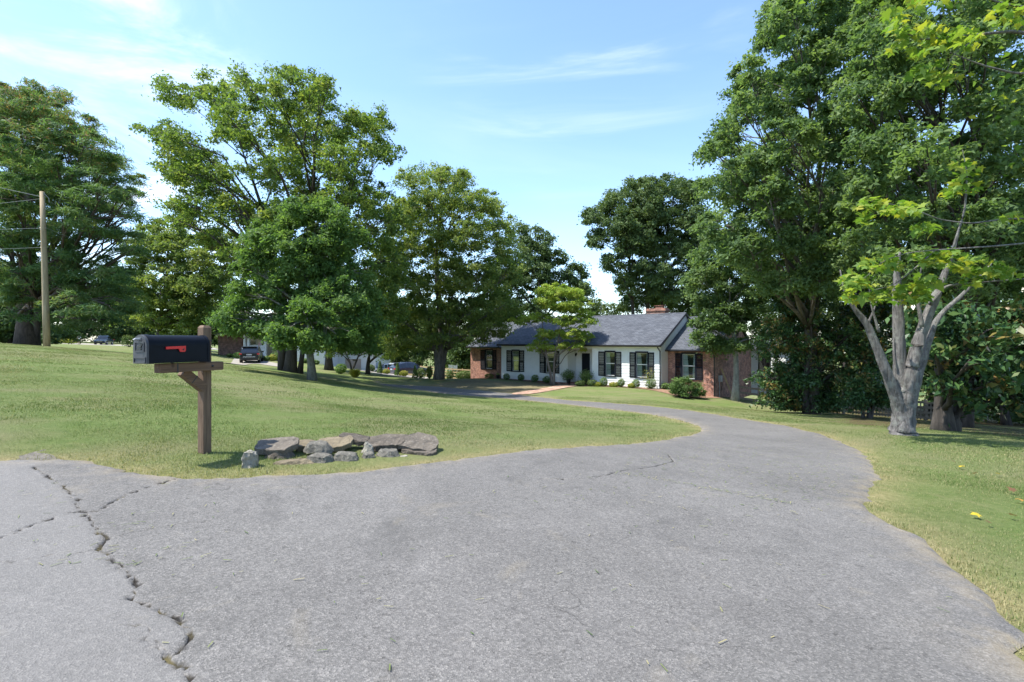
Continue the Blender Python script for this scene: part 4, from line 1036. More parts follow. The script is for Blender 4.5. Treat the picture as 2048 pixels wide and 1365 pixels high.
MAGK = dict(narrow=0.42, clump=0.42, flat=0.8, upb=0.35, droop=0.1, twigs=5)
make_tree('magnolia_tree', (1615, 830), 27, 0.16, [(1590, 600, 45, 40), (1560, 680, 40, 45), (1620, 670, 50, 50), (1548, 755, 36, 26), (1520, 752, 16, 12), (1590, 760, 50, 45), (1650, 760, 50, 50), (1690, 680, 50, 60), (1600, 805, 50, 22), (1560, 800, 40, 22), (1660, 805, 40, 22), (1740, 640, 45, 50), (1750, 720, 40, 50)],
      17000, 0.25, L_mag, B_dark, 'glossy dark magnolia with low branches beside the brick gable', seed=41, depth=2.6, copies=1, **MAGK)
make_tree('magnolia_shrub', (1738, 838), 24, 0.07, [(1735, 780, 42, 24), (1715, 800, 28, 18), (1765, 795, 30, 20), (1740, 760, 30, 20)],
      2600, 0.22, L_mag, B_dark, 'low glossy shrub in front of the board fence', 'shrub', seed=43, depth=0.8, copies=1, stems=[((0, 0), -0.3, 0.6, 1), ((0.1, 0), 0.4, 0.6, 0.8), ((-0.2, 0.1), -0.7, 0.6, 0.8)], **MAGK)
make_tree('magnolia_tree', (1885, 862), 13.2, 0.2, [(1900, 640, 50, 40), (1975, 660, 55, 40), (2040, 690, 45, 40), (1870, 700, 40, 32), (1940, 720, 50, 36), (2010, 750, 50, 36), (1890, 765, 40, 24), (1960, 785, 45, 24), (2050, 790, 36, 36), (2080, 640, 50, 60), (1840, 650, 30, 50)],
      9000, 0.21, L_mag, B_dark, 'dark magnolia with forked low trunk at the right edge', seed=45, depth=1.9, copies=2, narrow=0.42, clump=0.36, flat=0.8, upb=0.35, droop=0.1, twigs=5, stems=[((0, 0), -0.2, 0.9, 1.0), ((0.25, 0.05), 2.0, 0.8, 0.7)])
# woods and hedges that close the view
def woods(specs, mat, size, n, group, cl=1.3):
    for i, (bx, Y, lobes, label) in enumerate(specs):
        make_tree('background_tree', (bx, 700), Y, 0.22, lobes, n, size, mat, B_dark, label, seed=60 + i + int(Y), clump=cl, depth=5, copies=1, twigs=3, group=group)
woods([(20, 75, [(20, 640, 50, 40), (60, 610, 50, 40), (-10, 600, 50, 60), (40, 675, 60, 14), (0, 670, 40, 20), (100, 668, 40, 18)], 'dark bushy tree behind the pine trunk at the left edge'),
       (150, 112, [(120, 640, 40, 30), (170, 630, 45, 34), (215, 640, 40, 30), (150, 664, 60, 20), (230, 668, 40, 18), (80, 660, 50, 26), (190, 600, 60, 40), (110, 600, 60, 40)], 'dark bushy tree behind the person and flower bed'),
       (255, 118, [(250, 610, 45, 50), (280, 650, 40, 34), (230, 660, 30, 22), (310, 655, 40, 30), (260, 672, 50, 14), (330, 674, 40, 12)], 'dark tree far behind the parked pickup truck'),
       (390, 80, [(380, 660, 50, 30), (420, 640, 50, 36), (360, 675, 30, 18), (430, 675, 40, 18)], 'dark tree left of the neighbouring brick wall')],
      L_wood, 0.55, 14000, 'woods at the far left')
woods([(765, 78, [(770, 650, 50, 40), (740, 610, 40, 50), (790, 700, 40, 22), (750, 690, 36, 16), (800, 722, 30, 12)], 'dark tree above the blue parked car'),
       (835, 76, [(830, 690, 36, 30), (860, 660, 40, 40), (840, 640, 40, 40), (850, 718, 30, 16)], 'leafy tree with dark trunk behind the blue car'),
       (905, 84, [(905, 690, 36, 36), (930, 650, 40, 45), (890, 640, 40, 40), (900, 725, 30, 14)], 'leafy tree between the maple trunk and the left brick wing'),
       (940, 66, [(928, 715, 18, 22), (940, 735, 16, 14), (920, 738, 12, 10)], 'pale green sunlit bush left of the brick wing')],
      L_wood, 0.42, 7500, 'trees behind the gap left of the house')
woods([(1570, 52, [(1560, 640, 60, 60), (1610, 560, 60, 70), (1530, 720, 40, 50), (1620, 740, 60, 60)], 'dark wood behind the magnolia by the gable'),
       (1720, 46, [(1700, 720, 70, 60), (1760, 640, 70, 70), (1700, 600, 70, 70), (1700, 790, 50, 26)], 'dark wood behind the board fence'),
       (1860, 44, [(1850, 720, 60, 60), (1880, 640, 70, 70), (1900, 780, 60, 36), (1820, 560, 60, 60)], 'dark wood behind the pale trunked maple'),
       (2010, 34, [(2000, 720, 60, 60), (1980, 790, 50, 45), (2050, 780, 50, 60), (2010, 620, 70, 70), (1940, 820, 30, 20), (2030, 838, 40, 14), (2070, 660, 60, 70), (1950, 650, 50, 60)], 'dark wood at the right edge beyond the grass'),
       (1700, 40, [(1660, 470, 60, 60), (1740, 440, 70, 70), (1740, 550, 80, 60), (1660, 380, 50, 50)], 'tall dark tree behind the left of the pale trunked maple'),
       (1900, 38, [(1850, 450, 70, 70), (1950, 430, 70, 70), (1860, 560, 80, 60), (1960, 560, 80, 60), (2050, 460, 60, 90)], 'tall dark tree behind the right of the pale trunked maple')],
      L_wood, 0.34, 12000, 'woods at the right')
# ================================================================ mailbox on its timber post
def wood_mat(name, dark, light, axis='Z', sc=1.0):
    m, nt, b, _ = mat_new(name)
    st = {'Z': (9, 9, 0.55), 'X': (0.55, 9, 9), 'Y': (9, 0.55, 9)}[axis]
    v = coords(nt, 'Object', tuple(s * sc for s in st))
    n = noise(nt, 2.6, 8, 0.7, v, 0.5); n2 = noise(nt, 10, 4, 0.6, v)
    kn = nt.nodes.new('ShaderNodeTexVoronoi'); kn.inputs['Scale'].default_value = 2.1; nt.links.new(coords(nt, 'Object', (2.2, 2.2, 1.2)), kn.inputs['Vector'])
    c = ramp(nt, [(0.3, dark), (0.48, tuple((a + c_) / 2 for a, c_ in zip(dark, light))), (0.7, light)], n)
    c = mixc(nt, ramp(nt, [(0.5, (0, 0, 0)), (0.7, (0.6, 0.6, 0.6))], n2), c, tuple(x * 0.55 for x in dark))
    c = mixc(nt, ramp(nt, [(0.05, (0.9, 0.9, 0.9)), (0.12, (0, 0, 0))], kn.outputs['Distance']), c, (0.03, 0.018, 0.012))
    nt.links.new(c, b.inputs['Base Color']); b.inputs['Roughness'].default_value = 0.85
    bump(nt, b, n, 0.5, 0.008)
    return m
M_wz = wood_mat('weathered_timber_upright', (0.07, 0.04, 0.023), (0.2, 0.132, 0.082), 'Z')
M_wx = wood_mat('weathered_timber_level', (0.065, 0.034, 0.019), (0.18, 0.112, 0.066), 'X')
M_box, nt, b, _ = mat_new('navy_black_plastic')
b.inputs['Base Color'].default_value = (0.01, 0.013, 0.02, 1); b.inputs['Roughness'].default_value = 0.45; b.inputs['Specular IOR Level'].default_value = 0.12
bump(nt, b, noise(nt, 160, 3, 0.6, coords(nt)), 0.12, 0.002)
nt.links.new(ramp(nt, [(0.3, (0.0045, 0.006, 0.009)), (0.7, (0.008, 0.01, 0.0155))], noise(nt, 5, 5, 0.6, coords(nt))), b.inputs['Base Color'])
M_door = simple('dark_grey_plastic', (0.045, 0.047, 0.052), 0.5, var=0.25, scale=9)
M_flag = simple('red_plastic', (0.62, 0.02, 0.018), 0.45, var=0.08)
# directions: box front at (287,730) to box back at (410,722)
pA = P(287, 729, 4.72); pB = P(410, 722, 5.27)
pA.z = pB.z = (pA.z + pB.z) / 2
ax = (pB - pA); BL = ax.length; ax.normalize()                 # from the door to the back
sd = Vector((ax.y, -ax.x, 0))                                  # towards the side that faces the camera
mbase = pB + ax * 0.075 + sd * (-0.115)
gz = h1(mbase.x, mbase.y)
mail = empty('mailbox', (mbase.x, mbase.y, gz), math.atan2(ax.y, ax.x), 'dark navy mailbox with raised red flag on a weathered timber post', 'mailbox')
# local: x towards the back, -y towards the camera side, z up; post at origin
zb = pA.z - gz                                                 # underside of the box
wB, hB, rB = 0.205, 0.272, 0.1025
ztop = P(414, 652, 5.33).z - gz
pw = 0.046
post = MB().bevel_box(-pw, pw, -pw, pw, -0.4, ztop - 0.02, 0.006)
po = post.build('post', M_wz, mail)
cap = MB()
cap.add([(-pw, -pw, ztop - 0.02), (pw, -pw, ztop - 0.02), (pw, pw, ztop - 0.02), (-pw, pw, ztop - 0.02), (-pw * .6, -pw * .6, ztop + 0.006), (pw * .6, -pw * .6, ztop + 0.006), (pw * .6, pw * .6, ztop + 0.006), (-pw * .6, pw * .6, ztop + 0.006)],
        [(0, 1, 5, 4), (1, 2, 6, 5), (2, 3, 7, 6), (3, 0, 4, 7), (4, 5, 6, 7)])
cap.build('post_top', M_wz, po)
zg = ztop - 0.165
MB().box(-pw - 0.004, pw + 0.004, -pw - 0.004, pw + 0.004, zg, zg + 0.012).build('post_groove', M_trim, po)
bx_ = -0.07                                                     # back of the box, just ahead of the post
bxf = bx_ - BL
am = MB().bevel_box(bxf + 0.14, 0.13, -0.05, 0.05, zb - 0.1, zb - 0.008, 0.012)
# the arm runs beside the post so that it crosses its near face
arm = am.build('arm', M_wx, mail); arm.location = (0, -0.05 - pw + 0.02, 0)
MB().box(bxf + 0.30, bxf + 0.312, -0.053, 0.053, zb - 0.103, zb - 0.006).build('arm_groove', M_trim, arm)
MB().lathe([(0, 0), (0.011, 0), (0.013, 0.006), (0.008, 0.012), (0, 0.013)], 10).build('bolt', M_trim, arm).matrix_local = Matrix.Translation((0.0, -0.05, zb - 0.052)) @ Matrix.Rotation(R(90), 4, 'X')
a0, a1 = Vector((-0.05, 0, zb - 0.27)), Vector((-0.23, 0, zb - 0.115))
dd = (a1 - a0).normalized(); Mx = Matrix.Translation((a0 + a1) / 2) @ dd.to_track_quat('X', 'Z').to_matrix().to_4x4()
ln = (a1 - a0).length
br_ = MB().bevel_box(-ln / 2 - 0.03, ln / 2 + 0.02, -0.042, 0.042, -0.045, 0.045, 0.006, Mx)
brace = br_.build('brace', M_wx, mail); brace.location = (0, -0.012, 0)
MB().box(0.0, 0.01, -0.044, 0.044, -0.047, 0.047, M=Mx).build('brace_groove', M_trim, brace)
# the box: arched tunnel
def arch(w, h, r_, n=14):
    pts = [(-w / 2, 0), (w / 2, 0), (w / 2, h - r_)]
    for i in range(1, n): pts.append((r_ * math.cos(math.pi * i / n) * (w / 2) / r_, h - r_ + r_ * math.sin(math.pi * i / n)))
    pts.append((-w / 2, h - r_))
    return pts
def tunnel(mb, w, h, r_, x0, x1, z, y=0.0, n=14):
    prof = arch(w, h, r_, n)
    k = len(prof)
    vs = [(x0, y + a, z + c) for a, c in prof] + [(x1, y + a, z + c) for a, c in prof]
    fs = [tuple(reversed(range(k))), tuple(range(k, 2 * k))] + [(i, (i + 1) % k, (i + 1) % k + k, i + k) for i in range(k)]
    return mb.add(vs, fs)
by_ = -0.07
def msmooth(o, ang=35):
    for p in o.data.polygons: p.use_smooth = True
    o.data.set_sharp_from_angle(angle=R(ang)); return o
body = msmooth(tunnel(MB(), wB, hB, rB, bxf + 0.02, bx_, zb, by_).build('box', M_box, mail))
msmooth(tunnel(MB(), wB + 0.012, hB + 0.007, rB + 0.006, bx_ - 0.02, bx_ + 0.006, zb - 0.003, by_).build('rear_rim', M_box, body))
msmooth(tunnel(MB(), wB + 0.014, hB + 0.008, rB + 0.007, bxf + 0.012, bxf + 0.05, zb - 0.003, by_).build('front_rim', M_box, body))
MB().box(bxf + 0.04, bx_ - 0.01, by_ - wB / 2 - 0.008, by_ - wB / 2 + 0.004, zb + 0.004, zb + 0.018).build('lower_ridge', M_box, body)
MB().box(bxf + 0.05, bxf + 0.16, by_ - wB / 2 - 0.005, by_ - wB / 2 + 0.004, zb + 0.16, zb + 0.166).build('flag_guide', M_box, body)
dor = msmooth(tunnel(MB(), wB + 0.002, hB + 0.002, rB, bxf - 0.012, bxf + 0.012, zb - 0.001, by_).build('door', M_door, mail))
fz = MB()
for y0, y1, z0, z1 in ((-0.07, 0.07, 0.112, 0.122), (-0.07, -0.06, 0.122, 0.205), (0.06, 0.07, 0.122, 0.205), (-0.06, 0.06, 0.197, 0.205),
                       (-0.09, 0.09, 0.05, 0.06), (-0.09, -0.08, 0.006, 0.05), (0.08, 0.09, 0.006, 0.05), (-0.08, 0.08, 0.004, 0.012)):
    fz.box(bxf - 0.019, bxf - 0.011, by_ + y0, by_ + y1, zb + z0, zb + z1)
fz.build('door_frame', M_door, dor)
# raised emblem: a stooping eagle head over two stripes
em = MB()
em.prism([(-0.045, 0.13), (0.02, 0.13), (0.03, 0.14), (-0.04, 0.14)], 0, 0.005)
em.prism([(-0.04, 0.148), (0.02, 0.148), (0.045, 0.185), (0.01, 0.19), (-0.005, 0.17), (-0.03, 0.166)], 0, 0.005)
e_ = em.build('emblem', M_trim, dor); e_.matrix_local = Matrix(((0, 1, 0, bxf - 0.018), (-1, 0, 0, by_), (0, 0, 1, zb), (0, 0, 0, 1)))
MB().tube([(bxf - 0.01, by_, zb + 0.228), (bxf - 0.05, by_ + 0.005, zb + 0.232), (bxf - 0.062, by_ + 0.012, zb + 0.222)], [0.014, 0.011, 0.009], 8).build('latch', M_metalg, dor)
MB().bevel_box(bxf - 0.016, bxf + 0.01, by_ - 0.03, by_ + 0.03, zb + 0.212, zb + 0.25, 0.008).build('latch_housing', M_door, dor)
# flag: a bar with its tab, on the side towards the camera
fl = MB()
yF = by_ - wB / 2 - 0.012
fl.prism([(bxf + 0.155, zb + 0.158), (bxf + 0.345, zb + 0.165), (bxf + 0.345, zb + 0.12), (bxf + 0.335, zb + 0.106), (bxf + 0.29, zb + 0.106), (bxf + 0.275, zb + 0.137), (bxf + 0.155, zb + 0.134)], yF - 0.008, yF)
fl.build('flag', M_flag, mail)
MB().tube([(bxf + 0.32, yF + 0.014, zb + 0.13), (bxf + 0.32, yF - 0.012, zb + 0.13)], 0.008, 10).build('flag_pivot', M_trim, mail)

# ================================================================ stones along the grass edge
def stone_mat(name, c1, c2, spots, sv=0.6):
    m, nt, b, _ = mat_new(name)
    v = coords(nt)
    n = noise(nt, 7, 8, 0.7, v, 0.4); n2 = noise(nt, 24, 5, 0.7, v)
    c = ramp(nt, [(0.3, c1), (0.65, c2)], n)
    c = mixc(nt, ramp(nt, [(0.54, (0, 0, 0)), (0.64, (sv, sv, sv))], n2), c, spots)
    nt.links.new(c, b.inputs['Base Color']); b.inputs['Roughness'].default_value = 0.9
    bump(nt, b, math_n(nt, 'ADD', n, math_n(nt, 'MULTIPLY', n2, 0.5)), 1.0, 0.035)
    return m
S_pale = stone_mat('pale_limestone', (0.17, 0.155, 0.12), (0.37, 0.345, 0.285), (0.07, 0.06, 0.046))
S_grey = stone_mat('grey_fieldstone', (0.05, 0.046, 0.037), (0.16, 0.148, 0.12), (0.27, 0.25, 0.2))
S_brown = stone_mat('brown_slab', (0.055, 0.045, 0.034), (0.15, 0.125, 0.096), (0.25, 0.225, 0.18))
S_tan = stone_mat('tan_slab', (0.1, 0.078, 0.046), (0.21, 0.17, 0.105), (0.075, 0.06, 0.042))
S_dark = stone_mat('dark_slab', (0.035, 0.028, 0.021), (0.115, 0.094, 0.07), (0.21, 0.18, 0.14))
def make_stone(px, py, w, d, h, mat, label, tilt=(0, 0, 0), lift=0.0, seed=0, flat=False, taper=0.0, back=0.0):
    """px,py: foot of the stone in the photograph; w,d,h in metres"""
    r = np.random.default_rng(seed + 100)
    g = G(px, py)
    g = Vector((g.x * (1 + back / g.y), g.y + back, 0)); g.z = h1(g.x, g.y)
    bm = bmesh.new()
    # an angular block: hull of scattered corner points, then broken up
    n = 16
    for i in range(n):
        a = 2 * math.pi * (i + r.uniform(-0.3, 0.3)) / n
        e = 3.2 if flat else 2.6
        rx = (abs(math.cos(a)) ** (2 / e)) * math.copysign(1, math.cos(a)); ry = (abs(math.sin(a)) ** (2 / e)) * math.copysign(1, math.sin(a))
        k = r.uniform(0.66, 1.1) if flat else r.uniform(0.78, 1.08)
        for zf in ((0, 1) if flat else (0, 0.5, 1)):
            kk = k * (1 if zf == 0 else (1.0 if flat else r.uniform(0.75, 1.0) * (1 - 0.25 * zf)))
            hx = h * (1 - taper * (rx * 0.5 + 0.5))
            bm.verts.new((rx * w * 1.12 / 2 * kk, ry * d * 1.25 / 2 * kk, zf * 1.2 * hx * r.uniform(0.85, 1.0)))
    bmesh.ops.convex_hull(bm, input=bm.verts)
    loose = [v for v in bm.verts if not v.link_faces]
    bmesh.ops.delete(bm, geom=loose, context='VERTS')
    bmesh.ops.triangulate(bm, faces=bm.faces)
    bmesh.ops.subdivide_edges(bm, edges=list(bm.edges), cuts=4, use_grid_fill=True)
    from mathutils import noise as mn
    for v in bm.verts:
        q = v.co * (9.0) + Vector((seed * 3.1, seed, 0))
        v.co += Vector((mn.noise(q), mn.noise(q + Vector((7, 0, 0))), mn.noise(q + Vector((0, 9, 0))) * (0.5 if flat else 1))) * min(w, d, h) * (0.16 if not flat else 0.26)
        q2 = v.co * 34.0
        v.co += Vector((mn.noise(q2), mn.noise(q2 + Vector((3, 0, 0))), mn.noise(q2 + Vector((0, 5, 0))))) * min(w, d, h) * 0.09
        v.co.z += 0.12 * h * (1 if math.sin(v.co.z * 150 + 3 * mn.noise(v.co * 6)) > 0.3 else 0) if flat else 0
    me_ = bpy.data.meshes.new('stone'); bm.to_mesh(me_); bm.free()
    o = link_mesh('stone', me_, mat)
    o.location = (g.x, g.y, g.z - 0.035 + lift * 0.95); o.rotation_euler = (R(tilt[0] * .62), R(tilt[1] * .8), R(tilt[2]))
    return tag(o, label, 'stone', 'loose stones edging the grass by the asphalt')
make_stone(499, 932, 0.14, 0.14, 0.15, S_pale, 'upright pale pitted stone at the left end of the stone row', (0, 4, 20), seed=1)
make_stone(560, 916, 0.32, 0.2, 0.085, S_dark, 'dark stone in shade under the left brown slab', (0, 0, 5), 0, 3, back=0.06)
make_stone(553, 912, 0.46, 0.36, 0.05, S_brown, 'large flat brown slab lying on the left stones', (15, -3, 8), 0.1, 2, True, back=0.1)
make_stone(585, 926, 0.4, 0.14, 0.06, S_tan, 'long low tan stone leaning at the front left', (8, -8, 12), 0.0, 4, taper=0.3)
make_stone(640, 922, 0.33, 0.2, 0.085, S_grey, 'wide grey stone at the bottom under the blocky one', (6, 0, 5), 0, 6)
make_stone(634, 912, 0.3, 0.2, 0.075, S_grey, 'blocky grey stone stacked upon a wider grey one', (10, 3, 6), 0.09, 5, back=0.03)
make_stone(612, 906, 0.26, 0.22, 0.06, S_tan, 'tan stone tucked behind the blocky grey one', (16, 4, 20), 0.05, 21, True, back=0.16)
make_stone(690, 919, 0.32, 0.2, 0.1, S_grey, 'rounded grey boulder in the middle of the row', (4, 0, -4), -0.01, 7)
make_stone(668, 905, 0.42, 0.3, 0.05, S_tan, 'tan slab lying behind the rounded grey boulder', (17, -7, 10), 0.08, 8, True, back=0.12)
make_stone(708, 900, 0.3, 0.18, 0.05, S_dark, 'thin dark pointed slab slanting down to the right', (14, 14, -6), 0.12, 9, True, back=0.1)
make_stone(736, 912, 0.13, 0.14, 0.115, S_pale, 'small upright white faced stone like a tooth', (6, 10, 25), 0.03, 10, taper=0.3, back=0.12)
make_stone(737, 916, 0.16, 0.14, 0.075, S_grey, 'small pointed grey stone below the upright white one', (0, 0, 15), 0, 11)
make_stone(776, 914, 0.28, 0.2, 0.085, S_grey, 'pale grey block under the broad dark slab', (0, 0, 2), 0, 12, back=0.05)
make_stone(776, 904, 0.44, 0.34, 0.055, S_dark, 'broad dark cracked slab with bare soil on top', (15, -2, 5), 0.1, 13, True, back=0.12)
make_stone(805, 914, 0.15, 0.1, 0.04, S_pale, 'little white rubble stone right of the grey block', (0, 0, 30), 0, 14)
make_stone(838, 908, 0.4, 0.26, 0.075, S_dark, 'thick dark stone under the tilted brown slab', (4, 4, -6), 0, 15, True, back=0.05)
make_stone(838, 905, 0.4, 0.38, 0.045, S_brown, 'tilted brown slab with a white edge at the right end', (17, 16, -14), 0.11, 16, True, back=0.08)
make_stone(660, 948, 0.13, 0.08, 0.02, S_pale, 'small white chip of stone at the asphalt edge', (0, 0, 10), 0, 17)

# ================================================================ utility pole and its wires
M_pole = wood_mat('pale_pole_timber', (0.2, 0.15, 0.09), (0.42, 0.33, 0.21), 'Z', 0.5)
pb = P(94, 693, 30); pb.z = h1(pb.x, pb.y)
ptop = P(84.5, 384, 30)
pole = empty('utility_pole', pb, 0, 'tall bare timber utility pole in front of the pine', 'utility pole')
q = ptop - pb
MB().tube([(0, 0, -0.4), q * 0.25, q * 0.5, q * 0.75, q], [0.175, 0.165, 0.15, 0.135, 0.12], 14).build('shaft', M_pole, pole, True)
hd = MB()
for t_ in (0.985, 0.965): hd.tube([q * t_ + Vector((-0.14, 0, 0)), q * t_ + Vector((0.14, 0, 0))], 0.03, 8)
hd.tube([q * 0.99 + Vector((0.12, 0, 0)), q * 0.97 + Vector((0.3, 0.1, -0.1)), q * 0.95 + Vector((0.32, 0.1, -0.15))], 0.018, 6)
hd.build('wire_bracket', M_metalg, pole)
MB().tube([q * 0.765 + Vector((-0.2, -0.02, 0)), q * 0.765 + Vector((0.2, -0.02, 0))], 0.025, 6).build('middle_bracket', M_metalg, pole)
MB().tube([q * 0.64 + Vector((-0.2, -0.02, 0)), q * 0.64 + Vector((0.15, -0.02, 0))], 0.022, 6).build('lower_bracket', M_metalg, pole)
M_wire = simple('grey_wire', (0.3, 0.31, 0.32), 0.6)
def wire(a, b_, sag, label, rad=0.009):
    a, b_ = Vector(a), Vector(b_)
    pts = [a.lerp(b_, t_) - Vector((0, 0, sag * 4 * t_ * (1 - t_))) for t_ in np.linspace(0, 1, 25)]
    o = MB().tube([p - a for p in pts], rad, 5).build('overhead_wire', M_wire); o.location = a
    return tag(o, label, 'wire', 'overhead wires at the utility pole')
wire(pb + q * 0.97 + Vector((-.15, 0, 0)), P(-700, 180, 27), 0.3, 'topmost wire rising to the left from the pole head', 0.013)
wire(pb + q * 0.955 + Vector((-.1, 0, 0)), P(-700, 440, 27), 0.35, 'second wire running level left from below the pole head')
wire(pb + q * 0.765 + Vector((-.2, 0, 0)), P(-700, 455, 27), 0.2, 'third wire running left from the middle of the pole')
wire(pb + q * 0.64 + Vector((-.2, 0, 0)), P(-700, 500, 27), 0.2, 'lowest wire running left from the pole')
wire(pb + q * 0.955 + Vector((.3, .1, -.1)), P(420, 560, 70), 0.8, 'upper wire descending right from the pole to the trees')
wire(pb + q * 0.765 + Vector((.2, 0, 0)), P(400, 552, 70), 0.6, 'lower wire descending right from the pole middle to the trees')

# ================================================================ vehicles
def paint(name, col, rough=0.25):
    m, nt, b, _ = mat_new(name)
    nt.links.new(ramp(nt, [(0.3, tuple(c * 0.85 for c in col)), (0.7, col)], noise(nt, 3, 4, 0.6, coords(nt))), b.inputs['Base Color'])
    b.inputs['Roughness'].default_value = rough; b.inputs['Coat Weight'].default_value = 0.8; b.inputs['Coat Roughness'].default_value = 0.06; b.inputs['Metallic'].default_value = 0.25
    return m
M_tyre = simple('tyre_rubber', (0.018, 0.018, 0.019), 0.85)
M_rim = simple('alloy', (0.45, 0.46, 0.47), 0.35, 0.8)
M_red = simple('tail_light_red', (0.55, 0.02, 0.015), 0.25)
M_lamp = simple('headlamp_clear', (0.6, 0.62, 0.64), 0.15)
M_plate = simple('plate_white', (0.5, 0.53, 0.58), 0.5)
M_chrome = simple('chrome_strip', (0.6, 0.61, 0.63), 0.2, 0.9)
M_cglass, nt, b, _ = mat_new('tinted_car_glass')
b.inputs['Base Color'].default_value = (0.012, 0.016, 0.02, 1); b.inputs['Roughness'].default_value = 0.06; b.inputs['Specular IOR Level'].default_value = 0.9
nt.links.new(ramp(nt, [(0.3, (0.01, 0.013, 0.017)), (0.7, (0.016, 0.02, 0.026))], noise(nt, 2, 2, 0.5, coords(nt))), b.inputs['Base Color'])
def make_car(name, loc, rz, mat, label, kind='suv', L=4.8, Wd=1.94, Ht=1.76, cat='car'):
    """local: +x forward, origin under the middle on the ground"""
    root = empty(name, loc, rz, label, cat)
    wb, wr = L * 0.6, 0.36 * Ht / 1.76
    # (x as a fraction of length from the tail, belt height, roof height, half width at belt, half width at roof)
    if kind == 'suv':
        S = [(0.0, .56, .58, .44, .40), (.015, .60, .64, .47, .42), (.06, .62, .86, .485, .40), (.12, .62, .985, .49, .385), (.3, .61, 1.0, .5, .39), (.5, .6, 1.0, .5, .39), (.6, .59, .97, .5, .38), (.66, .585, .87, .5, .385), (.75, .58, .62, .495, .42), (.8, .57, .59, .49, .42), (.93, .53, .54, .47, .41), (.985, .46, .47, .44, .39), (1.0, .40, .41, .41, .37)]
    elif kind == 'crossover':
        S = [(0.0, .55, .57, .44, .40), (.015, .60, .63, .47, .41), (.09, .63, .80, .485, .38), (.18, .63, .94, .49, .37), (.34, .62, 1.0, .5, .375), (.5, .6, 1.0, .5, .375), (.6, .59, .94, .5, .375), (.68, .58, .78, .5, .39), (.75, .575, .6, .495, .42), (.8, .56, .58, .49, .42), (.93, .5, .51, .47, .41), (.985, .43, .44, .44, .39), (1.0, .38, .39, .41, .37)]
    else:
        S = [(0.0, .55, .56, .46, .44), (.01, .57, .58, .48, .45), (.33, .57, .58, .49, .45), (.345, .58, .62, .49, .44), (.38, .58, .97, .49, .38), (.45, .58, 1.0, .49, .385), (.58, .575, 1.0, .49, .385), (.64, .57, .93, .49, .385), (.71, .565, .61, .49, .43), (.76, .555, .58, .49, .43), (.93, .53, .54, .48, .43), (.985, .47, .48, .45, .41), (1.0, .4, .41, .43, .4)]
    vs, fs, gl = [], [], []
    zs = 0.155 * Ht
    for t_, zb_, zr_, wb_, wr_ in S:
        x = (t_ - 0.5) * L
        lift = 0.05 * Ht * max(0, 1 - min(t_, 1 - t_) / 0.06)
        ring = [(wb_ * .93, zs + lift), (wb_ * 1.0, zs + 0.13 * Ht), (wb_ * 1.0, zb_ * Ht * 0.8), (wb_ * .965, zb_ * Ht), (wr_ * 1.03, zb_ * Ht + (zr_ - zb_) * Ht * 0.86), (wr_ * 0.9, zr_ * Ht), (wr_ * .35, zr_ * Ht + 0.012)]
        for w_, z_ in ring: vs.append((x, w_ * Wd, z_))
        for w_, z_ in reversed(ring): vs.append((x, -w_ * Wd, z_))
    K = 14
    body = MB(); body.v = list(vs)
    glassq = []
    for i in range(len(S) - 1):
        for k in range(K):
            a, c = i * K + k, i * K + (k + 1) % K
            f = (a, c, c + K, a + K)
            tall = (S[i][2] - S[i][1] > 0.14 and S[i + 1][2] - S[i + 1][1] > 0.14)
            body.f.append(f); body.m.append(0)
            if k in (3, 9) and tall: glassq.append(('side', f))
            if k in (4, 5, 6, 7, 8) and abs(S[i + 1][2] - S[i][2]) > 0.07 and max(S[i][2], S[i + 1][2]) > 0.66: glassq.append(('rear' if S[i + 1][2] > S[i][2] else 'front', f))
    body.f.append(tuple(reversed(range(K)))); body.m.append(0)
    e = (len(S) - 1) * K; body.f.append(tuple(e + k for k in range(K))); body.m.append(0)
    bo = body.build('body', mat, root, True); bo.data.set_sharp_from_angle(angle=R(32))
    def shrink(q_, k=0.86, out=0.008):
        q_ = [Vector(v) for v in q_]; c_ = sum(q_, Vector()) / 4; n_ = (q_[2] - q_[0]).cross(q_[3] - q_[1]).normalized()
        if n_.dot(c_ - Vector((0, 0, Ht * 0.6))) < 0: n_ = -n_
        return [c_ + (v - c_) * Vector((k, 1, 1)).x + n_ * out for v in q_]
    groups = {}
    for kd, f in glassq: groups.setdefault((kd, (vs[f[0]][1] > 0) if kd == 'side' else 0), []).append(f)
    for (kd, _), fl_ in groups.items():
        mb = MB()
        for f in fl_:
            q_ = [vs[i] for i in f]
            mb.add(shrink(q_, 0.9 if kd == 'side' else 0.97), [(0, 1, 2, 3)])
        mb.build({'side': 'side_window', 'rear': 'rear_window', 'front': 'windscreen'}[kd], M_cglass, bo)
